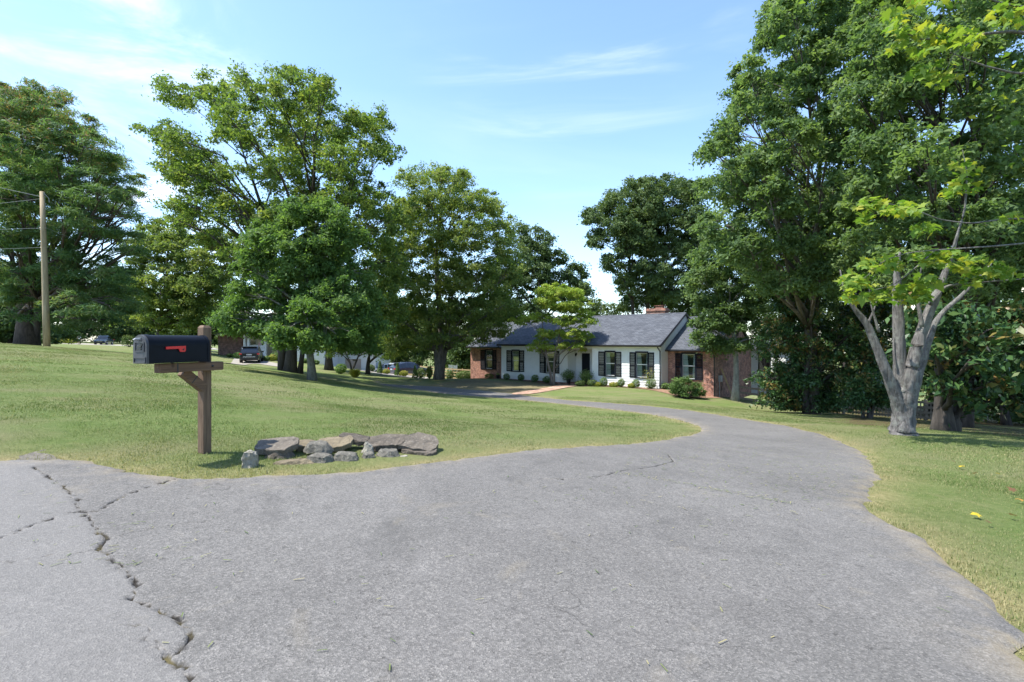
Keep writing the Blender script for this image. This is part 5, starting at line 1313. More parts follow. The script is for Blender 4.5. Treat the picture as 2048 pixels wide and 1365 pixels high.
    for sx_ in (-1, 1):
        for sy in (-1, 1):
            wx, wy = sx_ * wb / 2 + L * 0.01, sy * (Wd / 2 - 0.13)
            ty = MB(); prof = [(wr * .6, -.115), (wr * .93, -.12), (wr, -.09), (wr, .09), (wr * .93, .12), (wr * .6, .115)]
            ty.lathe(prof, 22); w_ = ty.build('wheel', M_tyre, root, True)
            w_.location = (wx, wy, wr); w_.rotation_euler = (R(90), 0, 0)
            rm = MB().lathe([(0.0, .085), (wr * .2, .1), (wr * .25, .07), (wr * .56, .095), (wr * .62, .117), (wr * .62, -.117), (wr * .56, -.095), (wr * .25, -.07), (wr * .2, -.1), (0, -.085)], 20)
            rm.build('rim', M_rim, w_, True)
            MB().lathe([(wr * 1.02, -.02), (wr * 1.16, -.01), (wr * 1.16, .125), (wr * 1.02, .125)] if sy < 0 else [(wr * 1.02, .02), (wr * 1.16, .01), (wr * 1.16, -.125), (wr * 1.02, -.125)], 22).build('wheel_arch', M_trim, root).matrix_local = Matrix.Translation((wx, wy + sy * 0.02, wr)) @ Matrix.Rotation(R(90), 4, 'X')
    xr, xf = -L / 2, L / 2
    for sy in (-1, 1):
        MB().bevel_box(xr - 0.02, xr + 0.2, sy * Wd * .435 - Wd * .075, sy * Wd * .435 + Wd * .055, .5 * Ht, .585 * Ht, 0.015).build('tail_light', M_red, root)
        MB().bevel_box(xf - 0.34, xf - 0.03, sy * Wd * .38 - Wd * .07, sy * Wd * .38 + Wd * .06, .36 * Ht, .44 * Ht, 0.02).build('headlight', M_lamp, root)
        MB().bevel_box(.17 * L, .17 * L + 0.12, sy * (Wd / 2 + .02) - .1, sy * (Wd / 2 + .02) + .1, .6 * Ht, .7 * Ht, 0.03).build('wing_mirror', mat, root)
    MB().bevel_box(xr - 0.015, xr + 0.03, -.26, .26, .46 * Ht, .535 * Ht, 0.005).build('number_plate', M_plate, root)
    rb = MB().bevel_box(xr - 0.07, xr + 0.12, -Wd * .44, Wd * .44, .2 * Ht, .36 * Ht, 0.04); rb.build('rear_bumper', M_trim if kind == 'suv' else mat, root)
    if kind == 'suv': MB().bevel_box(xr - 0.08, xr - 0.05, -Wd * .3, Wd * .3, .35 * Ht, .385 * Ht, 0.008).build('bumper_strip', M_chrome, root)
    MB().bevel_box(xf - 0.12, xf + 0.06, -Wd * .43, Wd * .43, .17 * Ht, .3 * Ht, 0.04).build('front_bumper', M_trim, root)
    gr = MB()
    for k in range(4): gr.box(xf - 0.04, xf + 0.02, -Wd * .24, Wd * .24, (.315 + .03 * k) * Ht, (.33 + .03 * k) * Ht)
    gr.box(xf - 0.04, xf + 0.025, -.02, .02, .31 * Ht, .43 * Ht)
    gr.build('grille', M_chrome, root)
    if kind != 'pickup':
        MB().bevel_box(xr + .05 * L, xr + .13 * L, -Wd * .36, Wd * .36, .955 * Ht, .985 * Ht, 0.012).build('spoiler', mat, root)
    return root
g = on_ground(504, 55); g.z += 0.03
make_car('parked_suv', g, R(111), paint('black_car_paint', (0.008, 0.009, 0.012)), 'black SUV seen from behind on the neighbouring drive', 'suv')
g = on_ground(818, 61); g.z += 0.03
make_car('parked_crossover', g, R(38), paint('slate_blue_car_paint', (0.035, 0.045, 0.075)), 'slate blue hatchback parked behind the cone shrubs', 'crossover', 4.6, 1.88, 1.62)
g = on_ground(774, 67); g.z += 0.03
make_car('parked_crossover', g, R(200), paint('white_car_paint', (0.6, 0.61, 0.6)), 'white car mostly hidden behind the slate blue one', 'crossover', 4.5, 1.85, 1.5)
g = on_ground(208, 100); g.z += 0.03
make_car('pickup_truck', g, R(-66), paint('dark_blue_car_paint', (0.02, 0.04, 0.075)), 'dark blue pickup facing the camera on the far road', 'pickup', 5.4, 1.98, 1.8, 'truck')

# ================================================================ person in a white shirt by the flower bed
pg = on_ground(158, 90)
per = empty('person', pg, R(115), 'person in white shirt and dark shorts standing by the flowers', 'person')
M_skin = simple('skin', (0.42, 0.25, 0.17), 0.6); M_shirt = simple('white_cotton', (0.75, 0.75, 0.74), 0.85); M_short = simple('dark_cotton', (0.02, 0.02, 0.025), 0.9); M_hair = simple('dark_hair', (0.03, 0.02, 0.014), 0.7)
def skin_mesh(name, V, E, Rd, mat, root=0, sub=2):
    me_ = bpy.data.meshes.new(name); me_.from_pydata(V, E, []); o = link_mesh(name, me_, mat, per)
    md = o.modifiers.new('skin', 'SKIN'); md.use_smooth_shade = True
    if not me_.skin_vertices: 
        bpy.context.view_layer.objects.active = o
    for i, r_ in enumerate(Rd): me_.skin_vertices[0].data[i].radius = r_ if isinstance(r_, tuple) else (r_, r_)
    me_.skin_vertices[0].data[root].use_root = True
    s_ = o.modifiers.new('sub', 'SUBSURF'); s_.levels = s_.render_levels = sub
    return o
bV = [(0, 0, .93), (.0, 0, 1.12), (.01, 0, 1.38), (.02, 0, 1.5), (.04, 0, 1.6), (.04, 0, 1.74), (0, .1, .88), (.03, .11, .48), (-.01, .12, .07), (.12, .13, .03), (0, -.1, .88), (-.03, -.11, .48), (-.05, -.12, .07), (.08, -.13, .03),
      (.01, .2, 1.4), (.0, .25, 1.13), (.14, .24, .93), (.19, .23, .85), (.01, -.2, 1.4), (-.02, -.26, 1.13), (.1, -.27, .92), (.14, -.26, .84)]
bE = [(0, 1), (1, 2), (2, 3), (3, 4), (4, 5), (0, 6), (6, 7), (7, 8), (8, 9), (0, 10), (10, 11), (11, 12), (12, 13), (2, 14), (14, 15), (15, 16), (16, 17), (2, 18), (18, 19), (19, 20), (20, 21)]
bR = [(.15, .11), (.14, .1), (.15, .1), .055, .085, .075, .085, .058, .042, .035, .085, .058, .042, .035, .055, .045, .034, .03, .055, .045, .034, .03]
me_ok = True
try:
    skin_mesh('body', bV, bE, bR, M_skin)
    sV = [(0, 0, .9), (0, 0, 1.12), (.01, 0, 1.38), (.02, 0, 1.46), (.01, .21, 1.4), (.0, .25, 1.2), (.01, -.21, 1.4), (-.02, -.26, 1.2)]
    skin_mesh('shirt', sV, [(0, 1), (1, 2), (2, 3), (2, 4), (4, 5), (2, 6), (6, 7)], [(.18, .13), (.17, .12), (.175, .12), .06, .07, .065, .07, .065], M_shirt)
    hV = [(0, 0, .93), (0, .1, .86), (.02, .11, .56), (0, -.1, .86), (-.02, -.11, .56)]
    skin_mesh('shorts', hV, [(0, 1), (1, 2), (0, 3), (3, 4)], [(.165, .125), .1, .085, .1, .085], M_short)
    skin_mesh('hair', [(.01, 0, 1.66), (.02, 0, 1.72), (.03, 0, 1.78)], [(0, 1), (1, 2)], [(.095, .09), (.1, .095), .07], M_hair)
except Exception as ex:
    print('person', ex)

# ================================================================ the neighbouring house
def block(name, parent, x0, x1, y0, y1, z0, z1, mat): return MB().box(x0, x1, y0, y1, z0, z1).build(name, mat, parent)
M_cream = simple('cream_paint', (0.62, 0.55, 0.45), 0.8, var=0.08)
M_wsid = simple('white_siding', (0.72, 0.73, 0.74), 0.7, var=0.05)
M_groof = simple('grey_shingle', (0.1, 0.095, 0.09), 0.9, var=0.3, scale=5)
def X(px, Y): return (px - CX) / F * Y
def Z(py, Y): return CAMZ - (py - CY) / F * Y
nh = empty('neighbour_house', (X(560, 64), 64, Z(725, 64)), 0, 'white and brick split level house behind the lawn trees', 'house')
o0 = nh.location.copy()
def nb_(name, mb, mat, parent=None):
    mb.v = [tuple(Vector(v) - o0) for v in mb.v]
    return mb.build(name, mat, parent or nh)
zf = Z(733, 64)
nb_('brick_wall', MB().box(X(436, 64), X(489, 64), 64, 72, zf, Z(671, 64)), M_brick2)
nb_('wall', MB().box(X(489, 64.8), X(592, 64.8), 64.8, 72, zf, Z(671, 64)), M_cream)
ce = nb_('porch_ceiling', MB().box(X(487, 62.6), X(592, 62.6), 62.6, 64.8, Z(671, 64), Z(668.5, 64)), M_wsid)
for px in (489.5, 497, 531, 560): nb_('porch_column', MB().bevel_box(X(px, 63) - 0.14, X(px, 63) + 0.14, 62.9, 63.2, zf, Z(671, 64), 0.02), M_wsid)
nb_('porch_wall', MB().box(X(501, 63.1), X(529, 63.1), 63.05, 63.25, zf, Z(691, 63)), M_wsid)
for a, c, t_, u in ((491, 496, 677, 696), (500, 512, 678, 690), (523, 528, 676, 694), (549, 553, 680, 700)):
    w = nb_('window', MB().box(X(a, 64.7), X(c, 64.7), 64.72, 64.8, Z(u, 64.7), Z(t_, 64.7)), M_wsid)
    nb_('pane', MB().box(X(a + .6, 64.7), X(c - .6, 64.7), 64.69, 64.72, Z(u - .8, 64.7), Z(t_ + .8, 64.7)), M_cglass, w)
# white middle block and the garage below on the right
nb_('white_wall', MB().box(X(570, 61), X(648, 61), 61, 70, Z(742, 61), Z(660, 61)), M_wsid)
for k in range(11):
    z_ = Z(728, 61) + k * 0.34
    nb_('siding_board', MB().add([(X(570, 61), 60.96, z_), (X(648, 61) + .02, 60.96, z_), (X(648, 61) + .02, 60.99, z_ + .34), (X(570, 61), 60.99, z_ + .34)], [(0, 1, 2, 3)]).add([(X(570, 61), 60.96, z_), (X(648, 61) + .02, 60.96, z_), (X(648, 61) + .02, 60.998, z_), (X(570, 61), 60.998, z_)], [(3, 2, 1, 0)]), M_wsid)
for a, c in ((574, 580), (602, 608)):
    w = nb_('window', MB().box(X(a, 61), X(c, 61), 60.9, 60.955, Z(707, 61), Z(690, 61)), M_trim)
    nb_('pane', MB().box(X(a + .6, 61), X(c - .6, 61), 60.88, 60.9, Z(706, 61), Z(691, 61)), M_cglass, w)
gw = nb_('garage_wall', MB().box(X(648, 66), X(690, 66), 66, 74, Z(752, 66), Z(700, 66)).box(X(722, 66), X(751, 66), 66, 74, Z(752, 66), Z(700, 66)).box(X(690, 66), X(722, 66), 66, 74, Z(718.5, 66), Z(700, 66)), M_wsid)
gd = nb_('garage_door', MB().box(X(690, 66), X(722, 66), 66.12, 66.2, Z(752, 66), Z(718.5, 66)), simple('tan_door', (0.5, 0.4, 0.34), 0.7))
for k in range(4):
    nb_('door_section', MB().bevel_box(X(690.3, 66), X(721.7, 66), 66.09, 66.13, Z(747 - 7 * k, 66) + 0.02, Z(740 - 7 * k, 66) - 0.02, 0.015), gd.data.materials[0], gd)
for k in range(4):
    nb_('pane', MB().box(X(705 + 2.6 * k, 66), X(707 + 2.6 * k, 66), 66.06, 66.1, Z(722.4, 66), Z(719.6, 66)), M_cglass, gd)
def nroof(a, c, Y0, Y1, py, rise, over=0.5):
    z_ = Z(py, Y0); x0, x1 = X(a, Y0) - over, X(c, Y0) + over; ym = (Y0 + Y1) / 2
    nb_('roof', MB().add([(x0, Y0 - over, z_), (x1, Y0 - over, z_), (x1, ym, z_ + rise), (x0, ym, z_ + rise), (x1, Y1 + over, z_), (x0, Y1 + over, z_), (x0, Y0 - over, z_ - .12), (x1, Y0 - over, z_ - .12), (x1, Y1 + over, z_ - .12), (x0, Y1 + over, z_ - .12)],
        [(0, 1, 2, 3), (3, 2, 4, 5), (9, 8, 7, 6), (0, 6, 7, 1), (1, 7, 8, 4), (4, 8, 9, 5), (5, 9, 6, 0), (1, 4, 2), (0, 3, 5)]), M_groof)
nroof(436, 592, 62.6, 72, 668, 2.2); nroof(570, 648, 61, 70, 660, 2.0); nroof(648, 751, 66, 74, 700, 1.8)
# flag on a slanting staff
fl_o = P(519, 694, 62.5)
flagr = empty('national_flag', fl_o, 0, 'stars and stripes flag on a slanting staff at the white porch', 'flag')
tip = P(527, 672, 62.2) - fl_o
MB().tube([(0, 0, 0), tip], 0.02, 6).build('staff', M_wsid, flagr)
M_fred = simple('flag_red', (0.5, 0.03, 0.04), 0.8); M_fwhite = simple('flag_white', (0.75, 0.74, 0.74), 0.8); M_fblue = simple('flag_blue', (0.05, 0.07, 0.2), 0.8)
hoist = (tip * 0.99, tip * 0.3)                        # along the staff
fly = Vector((-0.62, 0.05, -0.95)).normalized()         # hangs down to the left
hv = (hoist[1] - hoist[0]); 
nst = 13
def fpt(u, v): return hoist[0] + hv * u + fly * (v * 1.25) + Vector((0, 0.05 * math.sin(v * 7 + u * 2), 0))
for i in range(nst):
    mb = MB(); n = 8
    v0 = 0.42 if i < 7 else 0.0
    vs = [fpt(j / nst, v0 + (1 - v0) * k / n) for j in (i, i + 1) for k in range(n + 1)]
    mb.add(vs, [(k, k + 1, n + 2 + k, n + 1 + k) for k in range(n)])
    mb.build('stripe', M_fred if i % 2 == 0 else M_fwhite, flagr)
mb = MB(); n = 6
vs = [fpt(7 / nst * j / n, 0.42 * k / n) for j in range(n + 1) for k in range(n + 1)]
mb.add(vs, [(j * 7 + k, j * 7 + k + 1, j * 7 + k + 8, j * 7 + k + 7) for j in range(n) for k in range(n)])
can = mb.build('canton', M_fblue, flagr)
sm = MB()
for j in range(5):
    for k in range(6):
        c_ = fpt(7 / nst * (j + .5) / 5, 0.42 * (k + .5) / 6) + Vector((0, -0.008, 0)); a_ = []
        for t_ in range(10):
            rr_ = 0.022 if t_ % 2 == 0 else 0.009
            a_.append(c_ + Vector((rr_ * math.sin(t_ * math.pi / 5), 0, rr_ * math.cos(t_ * math.pi / 5))))
        sm.add(a_, [tuple(range(10))])
sm.build('stars', M_fwhite, can)
NDRIVE = [tuple(G(*p)[:2]) for p in ((434, 727), (470, 716), (485, 713), (525, 722), (560, 729), (600, 737), (600, 740), (560, 735), (500, 729))]
sheet('neighbour_drive', smooth_line(NDRIVE, 0.6, 0.0, True), M_concrete, 0.035, 0.8, 'pale concrete drive under the black SUV', 'driveway')
sheet('parking_pad', [tuple(on_ground(px, Y)[:2]) for px, Y in ((690, 64.5), (752, 64.5), (860, 60), (850, 53), (770, 53), (690, 58))], M_concrete, 0.03, 1.0, 'pale concrete parking area before the garage', 'driveway')
sheet('far_road', [(-110, 97), (-62, 93), (-56, 96), (-62, 104), (-110, 106)], M_concrete, 0.04, 2.0, 'pale far road under the pickup', 'road')

# ================================================================ fences
M_fw = wood_mat('tan_fence_board', (0.3, 0.2, 0.1), (0.52, 0.4, 0.23), 'X', 0.5)
M_fd = wood_mat('grey_fence_board', (0.16, 0.12, 0.085), (0.34, 0.27, 0.2), 'X', 0.5)
def fence(name, a, b_, n, rails, hgt, mat, label, pickets=0):
    a, b_ = Vector(a), Vector(b_)
    rt = empty(name, (a.x, a.y, h1(a.x, a.y)), 0, label, 'fence')
    o = rt.location.copy()
    pts = []
    for i in range(n + 1):
        p = a.lerp(b_, i / n); p.z = h1(p.x, p.y); pts.append(p)
        MB().bevel_box(p.x - o.x - .055, p.x - o.x + .055, p.y - o.y - .055, p.y - o.y + .055, p.z - o.z - .3, p.z - o.z + hgt + .08, 0.01).build('post', mat, rt)
    d = (b_ - a); d.z = 0; d.normalize(); nn = Vector((d.y, -d.x, 0)) * 0.07
    if nn.y > 0: nn = -nn
    for i in range(n):
        for k in range(rails):
            z_ = hgt * (0.16 + 0.78 * k / max(1, rails - 1))
            p, q_ = pts[i] - o + nn, pts[i + 1] - o + nn
            p = p + Vector((0, 0, z_)); q_ = q_ + Vector((0, 0, z_))
            up = Vector((0, 0, 0.07)); th = nn.normalized() * 0.014
            MB().add([p - up - th, q_ - up - th, q_ + up - th, p + up - th, p - up + th, q_ - up + th, q_ + up + th, p + up + th], [(0, 1, 2, 3), (7, 6, 5, 4), (0, 4, 5, 1), (3, 2, 6, 7), (0, 3, 7, 4), (1, 5, 6, 2)]).build('rail', mat, rt)
        if pickets:
            for k in range(pickets):
                p = pts[i].lerp(pts[i + 1], (k + .5) / pickets) - o - nn * 0.5
                MB().box(p.x - .03, p.x + .03, p.y - .012, p.y + .012, p.z + .05, p.z + hgt * .95).build('picket', mat, rt)
    return rt
fence('board_fence', on_ground(748, 70), on_ground(884, 62), 7, 4, 1.35, M_fw, 'tan board fence behind the parked blue car')
fence('board_fence', on_ground(886, 60), on_ground(945, 58.5), 3, 4, 1.3, M_fw, 'tan board fence between the maple trunk and the brick wing')
fence('board_fence', on_ground(1640, 34), on_ground(1915, 28), 5, 4, 1.15, M_fd, 'weathered picketed fence behind the pale trunked maple', 9)
fence('board_fence', on_ground(1478, 35.2), on_ground(1640, 34), 4, 3, 1.0, M_fd, 'low weathered rail fence along the brick side wall')
pn_ = on_ground(906, 64)
wp = empty('slatted_panel', (pn_.x, pn_.y, pn_.z), R(8), 'white slatted panel standing above the tan fence', 'panel')
z0_ = Z(741, 64) - pn_.z; z1_ = Z(730, 64) - pn_.z
for s_ in (-1, 1): MB().box(s_ * .5 - .04, s_ * .5 + .04, -.04, .04, -.2, z1_).build('leg', M_wsid, wp)
for k in range(7): MB().box(-.56 + k * .163, -.56 + k * .163 + .13, -.07, -.045, z0_, z1_ - 0.02 * k).build('slat', M_wsid, wp)

# things at the brick gable
g = HM @ Vector((-WW - 0.12, DW + 0.75, 0)); gz_ = h1(g.x, g.y)
mt_ = empty('meter_box', (g.x, g.y, gz_), math.atan2(-HN.x, HN.y) , 'grey electric meter box with conduit on the brick gable', 'meter')
zmb = Z(764, g.y) - gz_
MB().bevel_box(-.15, .15, -.08, .06, zmb, zmb + .45, 0.02).build('box', M_metalg, mt_)
MB().tube([(-.05, 0, -.2), (-.05, 0, zmb)], 0.03, 8).build('conduit', M_metalg, mt_)
MB().tube([(.1, .02, zmb), (.1, .02, zmb - .6)], 0.02, 8).build('ground_cable', M_trim, mt_)
pa = HM @ Vector((-WW - 0.75, DW + 1.7, 0)); pa.z = h1(pa.x, pa.y) - .05
pb_ = HM @ Vector((-WW - 0.08, DW + 1.1, 0)); pb_.z = pa.z + 2.25
lb = MB().tube([(0, 0, 0), pb_ - pa], 0.075, 4).build('leaning_plank', M_fw); lb.location = pa
tag(lb, 'long tan plank leaning against the brick gable', 'plank')

# an old paving scrap in the grass at the street edge
SCRAP = [tuple(G(*p)[:2]) for p in ((34, 926), (40, 908), (58, 897), (74, 892), (86, 894), (84, 902), (104, 912), (112, 925), (70, 928))]
sheet('gravel_patch', smooth_line(SCRAP, 0.08, 0.02, True), simple('pale_gravel', (0.13, 0.115, 0.092), 0.95, var=0.5, scale=18, bmp=0.9), 0.005, 0.1, 'pale gravel patch in the grass at the left street edge', 'gravel')
# ================================================================ small plants
def make_bush(name, px, Y, w, h, mat, label, n=900, leaf=0.07, cat='bush', shape='round', seed=0, group=None, pt=None, lift=0.0, loose=0.06, narrow=0.6):
    r = np.random.default_rng(seed + 500)
    g = Vector(pt) if pt is not None else on_ground(px, Y)
    root = empty(name, g, 0, label, cat, group)
    u = unit(r.normal(0, 1, (n, 3))); rad = 0.55 + 0.45 * r.random(n) ** 0.45
    # uneven outline: a few bulges
    kb = unit(r.normal(0, 1, (9, 3))); ba = r.uniform(-0.14, 0.18, 9)
    bul = 1 + (np.clip(u @ kb.T - 0.55, 0, 1) * 2.2 * ba).sum(1)
    C = u * (rad * bul)[:, None]
    if shape == 'cone':
        z = r.random(n) ** 1.3; a = r.uniform(0, 2 * np.pi, n); q_ = (1 - z) ** 0.75 * (0.7 + 0.3 * r.random(n))
        C = np.stack([np.cos(a) * q_, np.sin(a) * q_, z * 2 - 1], 1); u = unit(C + np.array([0, 0, .3]))
    C = C * np.array([w / 2, w / 2, h / 2]) + np.array([0, 0, h * 0.53 + lift]) + r.normal(0, loose * w * 0.3, (n, 3))
    C[:, 2] = np.maximum(C[:, 2], 0.02 + lift)
    nn = u * 0.8 + r.normal(0, 0.5, (n, 3)); nn[:, 2] += 0.35
    T = None
    if shape == 'grassy':
        a = r.uniform(0, 2 * np.pi, n); q_ = r.random(n)
        C = np.stack([np.cos(a) * w / 2 * q_ * .6, np.sin(a) * w / 2 * q_ * .6, h * (0.25 + 0.5 * r.random(n)) + lift], 1)
        T = np.stack([np.cos(a) * q_, np.sin(a) * q_, 1.1 + 0 * a], 1); nn = np.stack([-np.sin(a), np.cos(a), 0.4 + 0 * a], 1)
    sz = leaf * r.uniform(0.6, 1.35, n)
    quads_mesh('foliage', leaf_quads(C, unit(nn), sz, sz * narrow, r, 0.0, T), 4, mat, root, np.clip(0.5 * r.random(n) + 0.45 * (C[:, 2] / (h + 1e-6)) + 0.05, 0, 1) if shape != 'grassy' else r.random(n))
    tb = MB()
    for k in range(5):
        a = r.uniform(0, 6.28); e = Vector((math.cos(a) * w * .28, math.sin(a) * w * .28, h * .55 + lift))
        tb.tube([(0.02 * math.cos(a), 0.02 * math.sin(a), -0.05 + lift), e * 0.5 + Vector((0, 0, .03)), e], [0.018 + .012 * w, 0.013, 0.006], 5, False)
    tb.build('stems', B_dark, root)
    return root
def hpt(px, d):      # point on the ground in front of the house front
    s, _ = front(px, 760, d); v = HM @ Vector((s, d, 0)); return (v.x, v.y, h1(v.x, v.y))
BX = 'clipped shrubs along the house front'
for i, (px, d, w, h, lab) in enumerate((
        (1013, -.75, .6, .55, 'small clipped bush under the left window of the white front, leftmost'),
        (1042, -.75, .62, .6, 'clipped bush just right of the leftmost white front window'),
        (1070, -.75, .66, .65, 'clipped bush midway between the two left windows'),
        (1093, -.75, .66, .62, 'clipped bush behind the stem of the small yellow tree'),
        (1207, -.7, .62, .68, 'clipped round bush right of the front steps'),
        (1242, -.7, .6, .62, 'clipped round bush between the two right windows'),
        (1272, -.7, .58, .62, 'clipped round bush under the right end window, left of the rose'),
        (1302, -.75, .72, .7, 'clipped bush at the foot of the rose near the corner downspout'))):
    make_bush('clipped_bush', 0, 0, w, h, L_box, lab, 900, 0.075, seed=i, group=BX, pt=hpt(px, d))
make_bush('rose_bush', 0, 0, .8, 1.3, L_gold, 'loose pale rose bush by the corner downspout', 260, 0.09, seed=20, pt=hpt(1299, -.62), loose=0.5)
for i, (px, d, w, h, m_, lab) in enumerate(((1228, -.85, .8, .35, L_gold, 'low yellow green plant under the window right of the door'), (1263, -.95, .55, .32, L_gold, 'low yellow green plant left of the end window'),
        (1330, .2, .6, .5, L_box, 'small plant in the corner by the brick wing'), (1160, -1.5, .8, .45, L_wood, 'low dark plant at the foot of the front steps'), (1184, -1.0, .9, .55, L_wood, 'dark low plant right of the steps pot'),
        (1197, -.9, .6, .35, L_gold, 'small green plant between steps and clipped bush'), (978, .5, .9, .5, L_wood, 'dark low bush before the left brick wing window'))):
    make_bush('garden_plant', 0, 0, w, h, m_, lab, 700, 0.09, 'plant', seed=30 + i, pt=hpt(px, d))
# the broad hedge bush before the brick wing
make_tree('hedge_bush', (1372, 799), 33.2, 0.05, [(1355, 774, 15, 12), (1378, 770, 20, 12), (1396, 778, 12, 12), (1372, 784, 24, 11), (1348, 780, 10, 10), (1392, 788, 14, 8), (1362, 764, 14, 7)],
      5200, 0.11, L_box, B_dark, 'broad clipped hedge bush before the right brick wing', 'bush', seed=50, clump=0.28, flat=0.8, depth=0.8, copies=1, twigs=3, stems=[((0, 0), -.3, .5, 1), ((.15, 0), .4, .5, 1), ((-.2, 0), -.5, .5, .8)])
make_bush('hedge_bush', 928, 52, 1.7, 1.0, L_wood, 'dark round bush left of the left brick wing', 2200, 0.11, seed=51)
# potted plants on the steps
M_pot = simple('dark_glazed_pot', (0.018, 0.018, 0.022), 0.4)
for px, d, w, lab, top_ in ((1137, -.35, 1.0, 'leafy fern in a dark pot left of the front door', .12), (1172, -.55, 1.0, 'leafy fern in a dark pot right of the front door steps', .12), (996, .55, .35, 'dark empty looking pot by the left brick wing corner', 0.0)):
    p = Vector(hpt(px, d)); p.z += top_ if top_ else 0
    rt = make_bush('potted_plant', 0, 0, w, w * .75, L_box if w > .5 else L_wood, lab, 900 if w > .5 else 120, 0.13, 'potted plant', seed=int(px), pt=p, lift=.3, loose=0.35, narrow=0.35)
    MB().lathe([(0, 0), (.13, 0), (.19, .3), (.215, .34), (.21, .37), (.18, .37), (.17, .32), (0, .32)], 18).build('pot', M_pot, rt, True)
# neighbouring garden
for i, (px, Y, w, h, sh, m_, lab) in enumerate((
        (760, 56, .75, 1.35, 'cone', L_box, 'dark cone shrub left of the blue car'), (795, 55, .75, 1.35, 'cone', L_lime, 'green cone shrub in front of the blue car tail'), (830, 53, .7, 1.35, 'cone', L_lime, 'green cone shrub in front of the blue car nose'),
        (841, 54, .95, 1.1, 'round', L_wood, 'dark round shrub right of the cone shrubs'), (807, 55, .95, .6, 'round', L_gold, 'low yellow green shrub before the blue car door'), (772, 56, .9, .55, 'round', L_gold, 'low yellow green shrub left of the blue car tail'),
        (859, 44, .5, 1.1, 'round', L_yel, 'thin reddish sapling at the maple trunk'), (900, 56, .8, 1.1, 'round', L_wood, 'dark upright bush before the right tan fence'),
        (533, 57, .75, .6, 'round', L_box, 'round dark bush right of the black SUV'), (546, 58, 1.1, .75, 'round', L_gold, 'bright yellow green shrub right of the SUV'), (556, 58.5, 1.6, 1.0, 'round', L_lime, 'green shrub beside the bright yellow one by the porch'),
        (611, 56, .7, .5, 'round', L_box, 'small bush left of the pale lawn tree trunk'), (632, 56, .7, .5, 'round', L_box, 'small bush right of the pale lawn tree trunk'),
        (460, 60, .7, .45, 'round', L_wood, 'small dark bush before the neighbouring brick wall'), (478, 59, 1.3, .8, 'round', L_lime, 'green bush left of the black SUV'),
        (258, 62, 1.6, 1.5, 'round', L_wood, 'dark round bush just left of the mailbox door'), (682, 44, 1.0, .9, 'round', L_lime, 'leafy plant left of the slanting small tree'),
        (710, 40, 1.1, .7, 'grassy', L_gold, 'tuft of long bright leaves by the lawn edge'), (742, 58, .9, .75, 'round', L_wood, 'dark bush at the garage corner'))):
    make_bush('garden_shrub', px, Y, w, h, m_, lab, 700, 0.13 if sh != 'grassy' else 0.5, 'shrub', sh, 70 + i, narrow=0.55 if sh != 'grassy' else 0.08)
for i, (px, w) in enumerate(((112, 2.6), (128, 2.8), (143, 2.6))):
    make_bush('flower_bed', px, 98, w, 1.1, L_gold, ('yellow green flower clump nearest the pole', 'yellow green flower clump in the middle of the far bed', 'yellow green flower clump beside the person')[i], 700, 0.22, 'flowers', seed=120 + i, group='flower clumps at the far left')
# small trees by the neighbouring garage
make_tree('ornamental_tree', (704, 752), 46, 0.1, [(690, 690, 30, 14), (725, 680, 32, 16), (665, 700, 20, 12), (750, 690, 22, 14), (710, 660, 36, 18)], 6500, 0.2, L_oak, B_dark, 'small dark tree with slanting stems before the garage', seed=81, clump=0.5, depth=1.5, copies=1, twigs=4, stems=[((0, 0), 2.0, 0.75, 1), ((0, .1), -2.0, 0.75, .8)])
make_tree('garden_tree', (655, 742), 50, 0.36, [(640, 640, 50, 30), (690, 640, 50, 30), (660, 600, 60, 40), (720, 610, 50, 40)], 9000, 0.3, L_oak, B_dark, 'thick dark trunked tree standing before the white wall', seed=83, clump=0.8, depth=3, copies=1, twigs=3)
make_tree('garden_tree', (736, 752), 50, 0.2, [(730, 650, 40, 30), (770, 660, 36, 30), (745, 690, 30, 16), (780, 700, 24, 14)], 7000, 0.28, L_oak, B_dark, 'dark trunked tree right of the garage door', seed=85, clump=0.7, depth=2.5, copies=1, twigs=3)

# ================================================================ the pale trunked maple with big leaves, near the drive
B_map = bark_mat('pale_grey_ridged_bark', (0.035, 0.032, 0.03), (0.17, 0.158, 0.15), 16, (0.21, 0.215, 0.19), 1.0)
YM = 10.9
mb0 = on_ground(1804, YM)
mt = empty('big_leaf_maple', mb0, 0, 'maple with pale ridged multi stem trunk beside the driveway', 'tree')
def mp_(px, py, dy=0.0): return P(px, py, YM + dy) - mb0
def knotty(pts, rad, seed, seg=16, amp=0.07):
    """tube with bulges, ridges and a slight twist"""
    pts = [Vector(p) for p in pts]; rr = np.random.default_rng(seed)
    # resample
    P_, Rr = [], []
    n = 7
    for i in range(len(pts) - 1):
        for t_ in np.arange(n) / n:
            P_.append(pts[i].lerp(pts[i + 1], t_)); Rr.append(rad[i] + (rad[i + 1] - rad[i]) * t_)
    P_.append(pts[-1]); Rr.append(rad[-1])
    for _ in range(3): P_[1:-1] = [(P_[i - 1] + P_[i] * 2 + P_[i + 1]) / 4 for i in range(1, len(P_) - 1)]
    mb = MB().tube(P_, Rr, seg)
    ph = rr.uniform(0, 6, 4)
    for i, (p, r_) in enumerate(zip(P_, Rr)):
        for k in range(seg):
            v = Vector(mb.v[i * seg + k]); d = v - p
            a = 2 * math.pi * k / seg
            f = 1 + amp * (math.sin(3 * a + i * 0.35 + ph[0]) + 0.7 * math.sin(5 * a - i * 0.5 + ph[1]) + 0.5 * math.sin(2 * a + i * 0.9 + ph[2])) + rr.normal(0, amp * 0.4)
            mb.v[i * seg + k] = tuple(p + d * f)
    return mb
